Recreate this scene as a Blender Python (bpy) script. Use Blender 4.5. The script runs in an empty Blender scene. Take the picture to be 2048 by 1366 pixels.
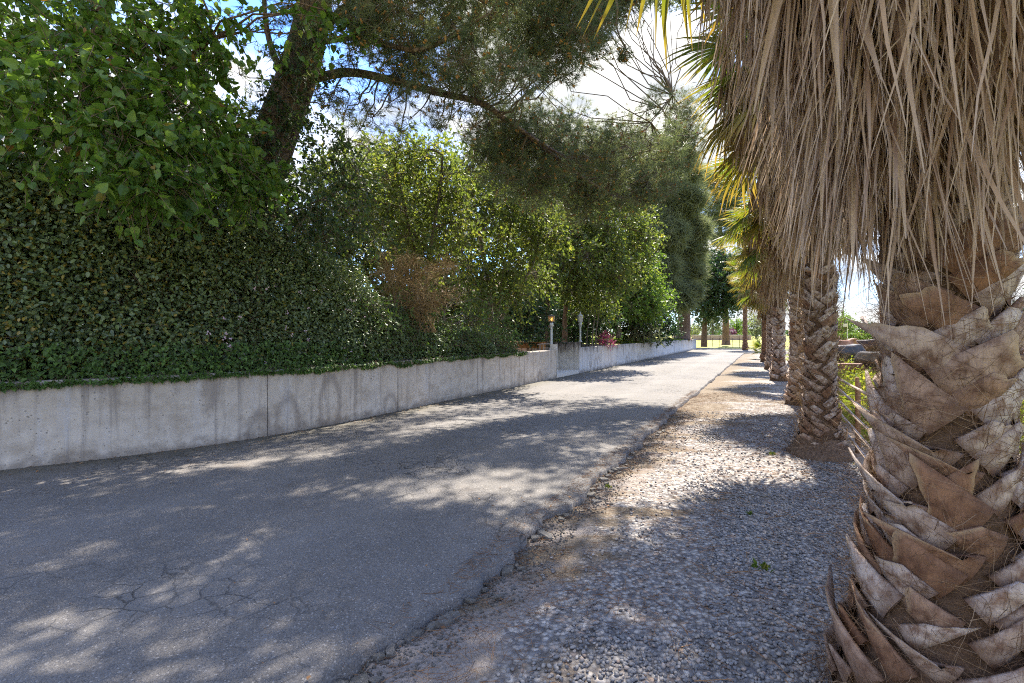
import bpy, math, random
import numpy as np
from mathutils import Vector, Matrix

rng = np.random.default_rng(11)
random.seed(11)
scene = bpy.context.scene
COL = scene.collection
R = math.radians

# ------------------------------------------------------------------ camera, sky, sun, exposure
EYE = 1.5
cam_d = bpy.data.cameras.new('camera')
cam = bpy.data.objects.new('camera', cam_d)
COL.objects.link(cam)
cam.location = (0, 0, EYE)
cam.rotation_euler = (R(90), 0, 0)
cam_d.sensor_width = 36
cam_d.lens = 36 * 1000 / 2048
cam_d.shift_y = -15 / 2048
cam_d.clip_start = 0.05
cam_d.clip_end = 3000
scene.camera = cam

SUN_AZ, SUN_EL = R(24), R(55)            # azimuth measured from the view direction (+Y) towards +X
SUN_POWER, SKY_STRENGTH = 2.7, 0.15
world = bpy.data.worlds.new('World')
scene.world = world
world.use_nodes = True
wn, wl = world.node_tree.nodes, world.node_tree.links
wn.clear()
w_out = wn.new('ShaderNodeOutputWorld')
w_bg = wn.new('ShaderNodeBackground')
w_bg.inputs['Strength'].default_value = SKY_STRENGTH
sky = wn.new('ShaderNodeTexSky')
sky.sky_type = 'NISHITA'
sky.sun_disc = False
sky.sun_elevation = SUN_EL
sky.sun_rotation = SUN_AZ
sky.air_density = 1.0
sky.dust_density = 0.0
sky.altitude = 1200
sky.ozone_density = 3.0
tc = wn.new('ShaderNodeTexCoord')
mp = wn.new('ShaderNodeMapping')
mp.inputs['Scale'].default_value = (1.0, 1.0, 2.6)
mp.inputs['Location'].default_value = (3.1, 1.7, 0.35)
cn = wn.new('ShaderNodeTexNoise')
cn.inputs['Scale'].default_value = 2.1
cn.inputs['Detail'].default_value = 9
cn.inputs['Roughness'].default_value = 0.56
cr = wn.new('ShaderNodeValToRGB')
cr.color_ramp.elements[0].position = 0.43
cr.color_ramp.elements[1].position = 0.60
cn2 = wn.new('ShaderNodeTexNoise')
cn2.inputs['Scale'].default_value = 5.0
cn2.inputs['Detail'].default_value = 6
cc = wn.new('ShaderNodeValToRGB')
cc.color_ramp.elements[0].position = 0.35
cc.color_ramp.elements[0].color = (0.95, 1.02, 1.12, 1)
cc.color_ramp.elements[1].position = 0.65
cc.color_ramp.elements[1].color = (2.2, 2.15, 2.05, 1)
mx = wn.new('ShaderNodeMix')
mx.data_type = 'RGBA'
wl.new(tc.outputs['Generated'], mp.inputs['Vector'])
wl.new(mp.outputs['Vector'], cn.inputs['Vector'])
wl.new(mp.outputs['Vector'], cn2.inputs['Vector'])
# the cloud deck closes up towards the horizon, as it does in perspective
sep = wn.new('ShaderNodeSeparateXYZ')
wl.new(tc.outputs['Generated'], sep.inputs[0])
mr = wn.new('ShaderNodeMapRange')
mr.inputs['From Min'].default_value = 0.0
mr.inputs['From Max'].default_value = 0.45
mr.inputs['To Min'].default_value = 0.16
mr.inputs['To Max'].default_value = 0.0
ad = wn.new('ShaderNodeMath')
wl.new(sep.outputs['Z'], mr.inputs['Value'])
wl.new(cn.outputs['Fac'], ad.inputs[0])
wl.new(mr.outputs['Result'], ad.inputs[1])
wl.new(ad.outputs[0], cr.inputs['Fac'])
wl.new(cn2.outputs['Fac'], cc.inputs['Fac'])
wl.new(cr.outputs['Color'], mx.inputs['Factor'])
deep = wn.new('ShaderNodeMix')          # a clear, deep spring blue between the clouds
deep.data_type = 'RGBA'
deep.blend_type = 'MULTIPLY'
deep.inputs['Factor'].default_value = 1
deep.inputs['B'].default_value = (0.50, 0.64, 0.86, 1)
wl.new(sky.outputs['Color'], deep.inputs['A'])
wl.new(deep.outputs['Result'], mx.inputs['A'])
wl.new(cc.outputs['Color'], mx.inputs['B'])
wl.new(mx.outputs['Result'], w_bg.inputs['Color'])
wl.new(w_bg.outputs['Background'], w_out.inputs['Surface'])

sun_d = bpy.data.lights.new('sun', 'SUN')
sun_d.energy = SUN_POWER
sun_d.angle = R(0.53)
sun_d.color = (1.0, 0.93, 0.82)
sun = bpy.data.objects.new('sun', sun_d)
COL.objects.link(sun)
sv = Vector((math.sin(SUN_AZ) * math.cos(SUN_EL), math.cos(SUN_AZ) * math.cos(SUN_EL), math.sin(SUN_EL)))
sun.rotation_euler = sv.to_track_quat('Z', 'Y').to_euler()
sun.location = (20, 40, 60)

vs = scene.view_settings
vs.view_transform = 'Standard'
vs.look = 'None'
vs.exposure = 2.5
vs.gamma = 1
vs.use_curve_mapping = False
scene.render.engine = 'CYCLES'
cy = scene.cycles
cy.max_bounces = 8
cy.diffuse_bounces = 5
cy.glossy_bounces = 3
cy.transmission_bounces = 6
cy.transparent_max_bounces = 8
cy.caustics_reflective = False
cy.caustics_refractive = False
cy.sample_clamp_indirect = 6
cy.pixel_filter_type = 'BLACKMAN_HARRIS'
cy.filter_width = 1.1
cy.use_denoising = False

# ------------------------------------------------------------------ coordinates
def P(px, py, d):
    """a point seen at photo pixel (px, py) at depth d"""
    return np.array([(px - 1024) / 1000 * d, d, EYE - (py - 668) / 1000 * d])

U = np.array([0.454, 0.891])
N = np.array([0.891, -0.454])
def ST(s, t, z=0.0):
    """s metres along the drive, t metres to its right, measured from under the camera"""
    return np.array([s * U[0] + t * N[0], s * U[1] + t * N[1], z])

def unit(v):
    v = np.asarray(v, float)
    return v / np.maximum(np.linalg.norm(v, axis=-1, keepdims=True), 1e-9)

def rvec(n):
    return unit(rng.normal(size=(n, 3)))

_pt = rng.random((64, 64))
def vnoise(x, y):
    x, y = np.asarray(x, float), np.asarray(y, float)
    xi, yi = np.floor(x).astype(int), np.floor(y).astype(int)
    fx, fy = x - xi, y - yi
    fx, fy = fx * fx * (3 - 2 * fx), fy * fy * (3 - 2 * fy)
    a, b = _pt[xi % 64, yi % 64], _pt[(xi + 1) % 64, yi % 64]
    c, d = _pt[xi % 64, (yi + 1) % 64], _pt[(xi + 1) % 64, (yi + 1) % 64]
    return (a * (1 - fx) + b * fx) * (1 - fy) + (c * (1 - fx) + d * fx) * fy
def fnoise(x, y):
    x, y = np.asarray(x, float), np.asarray(y, float)
    return (vnoise(x, y) + .5 * vnoise(2.1 * x + 7, 2.1 * y + 3) + .25 * vnoise(4.3 * x + 1, 4.3 * y + 9)) / 1.75

# ------------------------------------------------------------------ mesh helpers
class MB:
    """collects vertices, faces and per-vertex attributes for ONE mesh"""
    def __init__(self):
        self.V, self.F, self.A, self.n = [], [], [], 0
    def add(self, V, F, rnd=0.5, tip=0.5):
        V = np.asarray(V, float).reshape(-1, 3)
        k = len(V)
        a = np.empty((k, 2))
        a[:, 0] = rnd
        a[:, 1] = tip
        self.V.append(V)
        self.A.append(a)
        if isinstance(F, np.ndarray):
            F = [F]
        for f in F:
            f = np.asarray(f, int)
            if f.size:
                self.F.append(f + self.n)
        self.n += k
        return self
    def mesh(self, name, mat=None, smooth=False, uv=None):
        V = np.concatenate(self.V)
        A = np.concatenate(self.A)
        me = bpy.data.meshes.new(name)
        me.vertices.add(len(V))
        me.vertices.foreach_set('co', V.astype(np.float32).ravel())
        tot = np.concatenate([np.full(len(f), f.shape[1]) for f in self.F])
        idx = np.concatenate([f.ravel() for f in self.F])
        me.loops.add(len(idx))
        me.polygons.add(len(tot))
        me.loops.foreach_set('vertex_index', idx.astype(np.int32))
        st = np.concatenate([[0], np.cumsum(tot)[:-1]])
        me.polygons.foreach_set('loop_start', st.astype(np.int32))
        me.polygons.foreach_set('loop_total', tot.astype(np.int32))
        me.polygons.foreach_set('use_smooth', np.full(len(tot), smooth))
        for i, nm in enumerate(('rnd', 'tip')):
            at = me.attributes.new(nm, 'FLOAT', 'POINT')
            at.data.foreach_set('value', A[:, i].astype(np.float32))
        if uv is not None:
            ul = me.uv_layers.new(name='UVMap')
            ul.data.foreach_set('uv', np.asarray(uv, np.float32)[idx].ravel())
        me.update()
        me.validate()
        if mat:
            me.materials.append(mat)
        return me
    def obj(self, name, mat=None, parent=None, smooth=False, uv=None):
        o = bpy.data.objects.new(name, self.mesh(name, mat, smooth, uv))
        COL.objects.link(o)
        if parent is not None:
            o.parent = parent
            # vertices are given in world space: take the parent's place off
            M = world_of(parent).inverted()
            if M != Matrix.Identity(4):
                o.data.transform(M)
        return o

def world_of(o):
    m = Matrix.LocRotScale(o.location, o.rotation_euler, o.scale)
    return world_of(o.parent) @ m if o.parent else m

def link(name, me, parent, M):
    """one more object on shared mesh data, M given in world space"""
    o = bpy.data.objects.new(name, me)
    COL.objects.link(o)
    if parent is not None:
        o.parent = parent
        M = world_of(parent).inverted() @ M
    o.matrix_local = M
    return o

def mat4(x, y, z, p, s=1.0):
    M = Matrix.Identity(4)
    for i in range(3):
        M[i][0], M[i][1], M[i][2], M[i][3] = x[i] * s, y[i] * s, z[i] * s, p[i]
    return M

def tag(o, label=None, cat=None, group=None, kind=None):
    if label: o['label'] = label
    if cat: o['category'] = cat
    if group: o['group'] = group
    if kind: o['kind'] = kind
    return o

def thing(name, loc, label, cat, group=None):
    o = bpy.data.objects.new(name, None)
    COL.objects.link(o)
    o.location = [float(v) for v in loc]
    o.empty_display_size = 0.2
    return tag(o, label, cat, group)

def frames(y, n):
    y = unit(y)
    z = unit(n - (n * y).sum(-1, keepdims=True) * y)
    x = np.cross(y, z)
    return x, y, z

def scatter(mb, tpl, pos, x, y, z, size, rnd=None):
    tv, tf, tt = tpl
    n, k = len(pos), len(tv)
    if n == 0:
        return
    size = np.broadcast_to(np.asarray(size, float), (n,))[:, None, None]
    V = (tv[None, :, 0:1] * x[:, None] + tv[None, :, 1:2] * y[:, None] + tv[None, :, 2:3] * z[:, None]) * size + pos[:, None]
    if rnd is None:
        rnd = rng.random(n)
    F = [(f[None] + (np.arange(n) * k)[:, None, None]).reshape(-1, f.shape[1]) for f in tf]
    mb.add(V.reshape(-1, 3), F, np.repeat(rnd, k), np.tile(tt, n))

def tube(mb, pts, rad, seg=6, rnd=0.5, tip=0.5, cap=True):
    pts = np.asarray(pts, float)
    k = len(pts)
    rad = np.broadcast_to(np.asarray(rad, float), (k,))
    t = np.gradient(pts, axis=0)
    t = unit(t)
    ref = np.array([0, 0, 1.0]) if abs(t[0][2]) < .9 else np.array([1.0, 0, 0])
    a = unit(np.cross(t, ref))
    b = np.cross(t, a)
    th = np.arange(seg) / seg * 2 * math.pi
    V = pts[:, None] + rad[:, None, None] * (np.cos(th)[None, :, None] * a[:, None] + np.sin(th)[None, :, None] * b[:, None])
    i, j = np.meshgrid(np.arange(k - 1), np.arange(seg), indexing='ij')
    j2 = (j + 1) % seg
    F = np.stack([i * seg + j, i * seg + j2, (i + 1) * seg + j2, (i + 1) * seg + j], -1).reshape(-1, 4)
    Fs = [F]
    if cap:
        Fs.append(np.array([list(range(seg))]))
        Fs.append(np.array([[(k - 1) * seg + q for q in range(seg)][::-1]]))
    mb.add(V.reshape(-1, 3), Fs, rnd, tip)

def smooth_path(pts, m=8):
    pts = np.asarray(pts, float)
    k = len(pts)
    e = np.vstack([2 * pts[0] - pts[1], pts, 2 * pts[-1] - pts[-2]])
    out = []
    for i in range(k - 1):
        p0, p1, p2, p3 = e[i], e[i + 1], e[i + 2], e[i + 3]
        for u in np.arange(m) / m:
            out.append(.5 * (2 * p1 + (p2 - p0) * u + (2 * p0 - 5 * p1 + 4 * p2 - p3) * u * u + (3 * p1 - p0 - 3 * p2 + p3) * u ** 3))
    out.append(pts[-1])
    return np.array(out)

def box(mb, c, sz, ax=(1, 0, 0), ay=(0, 1, 0), az=(0, 0, 1), rnd=.5, bev=0.0):
    c = np.asarray(c, float)
    ax, ay, az = (np.asarray(v, float) for v in (ax, ay, az))
    h = np.asarray(sz, float) / 2
    if bev <= 0:
        V = [c + ax * h[0] * i + ay * h[1] * j + az * h[2] * k for i in (-1, 1) for j in (-1, 1) for k in (-1, 1)]
        F = np.array([[0, 1, 3, 2], [4, 6, 7, 5], [0, 4, 5, 1], [2, 3, 7, 6], [0, 2, 6, 4], [1, 5, 7, 3]])
        mb.add(V, F, rnd)
    else:
        b = min(bev, *(h * .9))
        prof = [(-h[0], -h[1] + b), (-h[0] + b, -h[1]), (h[0] - b, -h[1]), (h[0], -h[1] + b), (h[0], h[1] - b), (h[0] - b, h[1]), (-h[0] + b, h[1]), (-h[0], h[1] - b)]
        rings = []
        for zz, sc in ((-h[2], b), (-h[2] + b, 0), (h[2] - b, 0), (h[2], b)):
            for (x_, y_) in prof:
                xx = x_ - math.copysign(min(sc, abs(x_)), x_)
                yy = y_ - math.copysign(min(sc, abs(y_)), y_)
                rings.append(c + ax * xx + ay * yy + az * zz)
        F = []
        for r in range(3):
            for q in range(8):
                F.append([r * 8 + q, r * 8 + (q + 1) % 8, (r + 1) * 8 + (q + 1) % 8, (r + 1) * 8 + q])
        mb.add(rings, [np.array(F), np.array([[7, 6, 5, 4, 3, 2, 1, 0]]), np.array([[24 + q for q in range(8)]])], rnd)

def lathe(mb, c, prof, seg=12, rnd=.5):
    c = np.asarray(c, float)
    th = np.arange(seg) / seg * 2 * math.pi
    V = np.array([[c[0] + r * math.cos(a), c[1] + r * math.sin(a), c[2] + z] for r, z in prof for a in th])
    k = len(prof)
    F = [[i * seg + j, i * seg + (j + 1) % seg, (i + 1) * seg + (j + 1) % seg, (i + 1) * seg + j] for i in range(k - 1) for j in range(seg)]
    mb.add(V, [np.array(F), np.array([list(range(seg))[::-1]]), np.array([[(k - 1) * seg + q for q in range(seg)]])], rnd)

# ------------------------------------------------------------------ material helpers
class NT:
    def __init__(self, name):
        self.m = bpy.data.materials.new(name)
        self.m.use_nodes = True
        self.t = self.m.node_tree
        self.t.nodes.clear()
        self.out = self.t.nodes.new('ShaderNodeOutputMaterial')
    def n(self, typ, **kw):
        nd = self.t.nodes.new(typ)
        for k, v in kw.items():
            if k in nd.inputs:
                nd.inputs[k].default_value = v
            else:
                setattr(nd, k, v)
        return nd
    def l(self, a, b):
        self.t.links.new(a, b)
    def attr(self, nm):
        return self.n('ShaderNodeAttribute', attribute_name=nm).outputs['Fac']
    def ramp(self, fac, stops, interp='LINEAR'):
        r = self.n('ShaderNodeValToRGB')
        r.color_ramp.interpolation = interp
        el = r.color_ramp.elements
        while len(el) < len(stops):
            el.new(0.5)
        for e, (p, c) in zip(el, stops):
            e.position = p
            e.color = (*c, 1) if len(c) == 3 else c
        self.l(fac, r.inputs['Fac'])
        return r.outputs['Color']
    def gray(self, fac, a, b, va=0.0, vb=1.0):
        return self.ramp(fac, [(a, (va,) * 3), (b, (vb,) * 3)])
    def remap(self, v, a, b, c, d):
        m = self.n('ShaderNodeMapRange')
        for q, w in zip(('From Min', 'From Max', 'To Min', 'To Max'), (a, b, c, d)):
            m.inputs[q].default_value = w
        self.l(v, m.inputs['Value'])
        return m.outputs['Result']
    def mix(self, fac, a, b, mode='MIX'):
        m = self.n('ShaderNodeMix', data_type='RGBA', blend_type=mode)
        for s, v in (('Factor', fac), ('A', a), ('B', b)):
            i = m.inputs[s]
            if isinstance(v, bpy.types.NodeSocket):
                self.l(v, i)
            elif s == 'Factor':
                i.default_value = v
            else:
                i.default_value = (*v, 1)
        return m.outputs['Result']
    def math(self, op, a, b=0.0):
        m = self.n('ShaderNodeMath', operation=op)
        for i, v in enumerate((a, b)):
            if isinstance(v, bpy.types.NodeSocket):
                self.l(v, m.inputs[i])
            else:
                m.inputs[i].default_value = v
        return m.outputs[0]
    def coord(self, kind='Object', scale=(1, 1, 1), loc=(0, 0, 0), rot=(0, 0, 0)):
        if kind == 'World':
            o = self.n('ShaderNodeNewGeometry').outputs['Position']
        else:
            o = self.n('ShaderNodeTexCoord').outputs[kind]
        m = self.n('ShaderNodeMapping')
        m.inputs['Scale'].default_value = scale
        m.inputs['Location'].default_value = loc
        m.inputs['Rotation'].default_value = rot
        self.l(o, m.inputs['Vector'])
        return m.outputs['Vector']
    def noise(self, vec, scale, detail=4, rough=.55):
        nd = self.n('ShaderNodeTexNoise')
        nd.inputs['Scale'].default_value = scale
        nd.inputs['Detail'].default_value = detail
        nd.inputs['Roughness'].default_value = rough
        self.l(vec, nd.inputs['Vector'])
        return nd.outputs['Fac']
    def voro(self, vec, scale, feature='F1', out='Distance', rand=1.0):
        nd = self.n('ShaderNodeTexVoronoi', feature=feature)
        nd.inputs['Scale'].default_value = scale
        nd.inputs['Randomness'].default_value = rand
        self.l(vec, nd.inputs['Vector'])
        return nd.outputs[out]
    def bump(self, h, strength=.4, dist=.01, prev=None):
        b = self.n('ShaderNodeBump')
        b.inputs['Strength'].default_value = strength
        b.inputs['Distance'].default_value = dist
        self.l(h, b.inputs['Height'])
        if prev is not None:
            self.l(prev, b.inputs['Normal'])
        return b.outputs['Normal']
    def principled(self, color, rough=.8, normal=None, spec=.3, metal=0.0):
        p = self.n('ShaderNodeBsdfPrincipled')
        if isinstance(color, bpy.types.NodeSocket):
            self.l(color, p.inputs['Base Color'])
        else:
            p.inputs['Base Color'].default_value = (*color, 1)
        if isinstance(rough, bpy.types.NodeSocket):
            self.l(rough, p.inputs['Roughness'])
        else:
            p.inputs['Roughness'].default_value = rough
        p.inputs['Specular IOR Level'].default_value = spec
        p.inputs['Metallic'].default_value = metal
        if normal is not None:
            self.l(normal, p.inputs['Normal'])
        return p.outputs[0]
    def done(self, sh):
        self.l(sh, self.out.inputs['Surface'])
        return self.m

def leaf_mat(name, stops, tip=None, trans=.42, rough=.45, spec=.35, tcol=(1.25, 1.2, .6), back=None):
    """a thin leaf: colour varies from leaf to leaf, light passes through it"""
    t = NT(name)
    c = t.ramp(t.attr('rnd'), stops)
    if tip:
        c = t.mix(t.gray(t.attr('tip'), tip[0], tip[1]), c, tip[2])
    p = t.principled(c, rough, None, spec)
    tr = t.n('ShaderNodeBsdfTranslucent')
    t.l(t.mix(1.0, c, tcol, 'MULTIPLY'), tr.inputs['Color'])
    mx = t.n('ShaderNodeMixShader')
    mx.inputs[0].default_value = trans
    t.l(p, mx.inputs[1])
    t.l(tr.outputs[0], mx.inputs[2])
    return t.done(mx.outputs[0])

def bark_mat(name, a, b, sc=6.0, stretch=.18, bump=.8):
    t = NT(name)
    v = t.coord('World', (1, 1, stretch))
    n1 = t.noise(v, sc, 6, .65)
    vo = t.voro(v, sc * 1.6, 'DISTANCE_TO_EDGE')
    c = t.ramp(n1, [(.3, a), (.7, b)])
    c = t.mix(t.gray(vo, 0, .12, .75, 0), c, tuple(q * .35 for q in a))
    h = t.math('ADD', t.math('MULTIPLY', t.gray(vo, 0, .2), .7), n1)
    return t.done(t.principled(c, .9, t.bump(h, bump, .03), .15))

def plain_mat(name, a, b, sc=8.0, rough=.7, bump=.2, metal=0.0, spec=.3, dist=.01):
    t = NT(name)
    v = t.coord('World')
    n1 = t.noise(v, sc, 6, .6)
    n2 = t.noise(v, sc * 6, 4, .6)
    c = t.ramp(t.math('ADD', t.math('MULTIPLY', n1, .7), t.math('MULTIPLY', n2, .3)), [(.35, a), (.65, b)])
    return t.done(t.principled(c, rough, t.bump(n2, bump, dist), spec, metal))

M = {}
# --- leaves
M['hedge'] = leaf_mat('hedge_leaf', [(0, (.10, .135, .07)), (.5, (.155, .21, .095)), (.85, (.2, .255, .095)), (.95, (.13, .19, .045)), (1, (.32, .25, .05))], trans=.25, rough=.36, spec=.6)
M['ivy'] = leaf_mat('ivy_leaf', [(0, (.05, .09, .022)), (.6, (.085, .15, .032)), (1, (.13, .23, .045))], trans=.28, rough=.5, spec=.35)
M['darkivy'] = leaf_mat('dark_ivy_leaf', [(0, (.035, .06, .028)), (.7, (.055, .095, .035)), (1, (.09, .15, .04))], trans=.35, rough=.5, spec=.35)
M['bigleaf'] = leaf_mat('broad_leaf', [(0, (.06, .12, .024)), (.5, (.10, .185, .032)), (.85, (.16, .26, .042)), (.985, (.2, .27, .06)), (1, (.28, .11, .035))], trans=.48, rough=.42, spec=.4)
M['midleaf'] = leaf_mat('bright_leaf', [(0, (.08, .115, .035)), (.5, (.13, .18, .045)), (.9, (.2, .25, .055)), (1, (.3, .28, .06))], trans=.5, rough=.45)
M['paleleaf'] = leaf_mat('pale_green_leaf', [(0, (.08, .15, .03)), (.6, (.13, .23, .04)), (1, (.2, .28, .05))], trans=.5)
M['darkleaf'] = leaf_mat('dark_leaf', [(0, (.03, .065, .028)), (.7, (.05, .105, .04)), (1, (.085, .15, .045))], trans=.35, rough=.38, spec=.5)
M['needle'] = leaf_mat('pine_needle', [(0, (.11, .15, .08)), (.6, (.16, .20, .11)), (1, (.22, .235, .13))], trans=.5, rough=.5, tcol=(1.15, 1.1, .7))
M['softneedle'] = leaf_mat('soft_conifer_needle', [(0, (.13, .155, .085)), (.6, (.19, .215, .12)), (1, (.26, .27, .16))], trans=.52, rough=.6, tcol=(1.1, 1.1, .8))
M['pollen'] = leaf_mat('pollen_cone', [(0, (.34, .16, .04)), (1, (.50, .28, .09))], trans=.25, rough=.7)
M['greenfrond'] = leaf_mat('green_fan_frond', [(0, (.07, .12, .022)), (.6, (.12, .18, .03)), (1, (.2, .21, .04))], tip=(.62, 1.0, (.38, .27, .09)), trans=.45, rough=.4, tcol=(1.3, 1.2, .4))
M['yellowfrond'] = leaf_mat('yellowing_fan_frond', [(0, (.16, .17, .045)), (.6, (.25, .22, .06)), (1, (.34, .27, .09))], tip=(.55, 1.0, (.46, .32, .13)), trans=.45, rough=.45, tcol=(1.25, 1.1, .4))
M['weed'] = leaf_mat('weed_leaf', [(0, (.14, .2, .025)), (.6, (.24, .29, .04)), (1, (.38, .36, .06))], trans=.55)
M['grass'] = leaf_mat('grass_blade', [(0, (.06, .12, .02)), (.6, (.12, .17, .03)), (1, (.22, .2, .05))], trans=.4)
M['pink'] = leaf_mat('pink_leaf', [(0, (.36, .06, .16)), (.6, (.5, .13, .25)), (1, (.24, .14, .07))], trans=.35, tcol=(1.1, .8, .9))
M['purple'] = leaf_mat('purple_leaf', [(0, (.08, .02, .06)), (1, (.22, .06, .16))], trans=.3, tcol=(1.1, .8, 1))
M['litter'] = leaf_mat('dry_litter', [(0, (.10, .055, .03)), (.6, (.22, .11, .05)), (1, (.36, .2, .09))], trans=.1, rough=.8)
# --- bark and wood
M['pinebark'] = bark_mat('pine_bark', (.10, .065, .045), (.24, .17, .13), 7, .3)
M['greybark'] = bark_mat('grey_bark', (.13, .10, .08), (.30, .25, .20), 10, .3, .5)
M['brownbark'] = bark_mat('brown_bark', (.12, .075, .045), (.26, .17, .11), 9, .3, .6)
M['deadtwig'] = plain_mat('dead_twig', (.19, .12, .05), (.36, .25, .12), 3, .85)
M['twig'] = plain_mat('thin_twig', (.09, .06, .04), (.2, .145, .10), 5, .85)

def palm_boot_mat():
    t = NT('palm_leaf_base')
    oi = t.n('ShaderNodeObjectInfo').outputs['Random']
    v = t.coord('Object', (1, 1, 1))
    fib = t.noise(t.coord('Object', (70, 5, 70)), 1.6, 5, .7)
    blot = t.noise(v, 14, 4, .6)
    base = t.ramp(oi, [(0, (.21, .10, .05)), (.25, (.31, .19, .125)), (.55, (.43, .335, .275)), (1, (.57, .495, .45))])
    dark = t.ramp(oi, [(0, (.10, .045, .025)), (1, (.22, .13, .09))])
    c = t.mix(t.gray(blot, .42, .66), base, dark)
    c = t.mix(t.gray(fib, .5, .75, 0, .55), c, (.09, .05, .03))
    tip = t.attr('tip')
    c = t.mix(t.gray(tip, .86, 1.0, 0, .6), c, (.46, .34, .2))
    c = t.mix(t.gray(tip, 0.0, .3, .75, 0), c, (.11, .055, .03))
    h = t.math('ADD', fib, t.math('MULTIPLY', blot, .4))
    return t.done(t.principled(c, .72, t.bump(h, .55, .006), .25))
M['boot'] = palm_boot_mat()

def palm_core_mat():
    t = NT('palm_trunk_fibre')
    v = t.coord('World', (1, 1, 1))
    f1 = t.noise(t.coord('World', (16, 16, 70)), 1.0, 6, .7)
    n = t.noise(v, 5, 4)
    c = t.ramp(f1, [(.3, (.05, .03, .02)), (.7, (.19, .115, .07))])
    c = t.mix(t.gray(n, .4, .65, 0, .5), c, (.15, .10, .07))
    return t.done(t.principled(c, .9, t.bump(f1, .9, .02), .1))
M['palmcore'] = palm_core_mat()
def palm_root_mat():
    t = NT('palm_root_base')
    v = t.coord('World', (1, 1, .5))
    f1 = t.noise(v, 38, 6, .7)
    c = t.ramp(f1, [(.3, (.07, .045, .03)), (.7, (.24, .17, .125))])
    return t.done(t.principled(c, .9, t.bump(f1, .9, .02), .1))
M['palmroot'] = palm_root_mat()
M['fibre'] = leaf_mat('palm_hair_fibre', [(0, (.09, .05, .03)), (.7, (.21, .13, .08)), (1, (.36, .26, .17))], trans=.15, rough=.7, spec=.2)
def dead_frond_mat():
    t = NT('dead_palm_frond')
    r = t.attr('rnd')
    oi = t.n('ShaderNodeObjectInfo').outputs['Random']
    c = t.ramp(r, [(0, (.10, .05, .026)), (.3, (.25, .145, .085)), (.65, (.43, .29, .185)), (1, (.64, .50, .38))])
    c = t.mix(t.gray(oi, 0, 1, 0, .55), c, (.34, .22, .13))
    f = t.noise(t.coord('World', (40, 40, 2.5)), 2, 4, .6)
    c = t.mix(t.gray(f, .45, .7, 0, .35), c, (.2, .13, .085))
    c = t.mix(t.gray(t.attr('tip'), .75, 1.0, 0, .6), c, (.50, .41, .33))
    p = t.principled(c, .55, None, .3)
    tr = t.n('ShaderNodeBsdfTranslucent')
    t.l(c, tr.inputs['Color'])
    mx = t.n('ShaderNodeMixShader')
    mx.inputs[0].default_value = .22
    t.l(p, mx.inputs[1])
    t.l(tr.outputs[0], mx.inputs[2])
    return t.done(mx.outputs[0])
M['deadfrond'] = dead_frond_mat()

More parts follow.
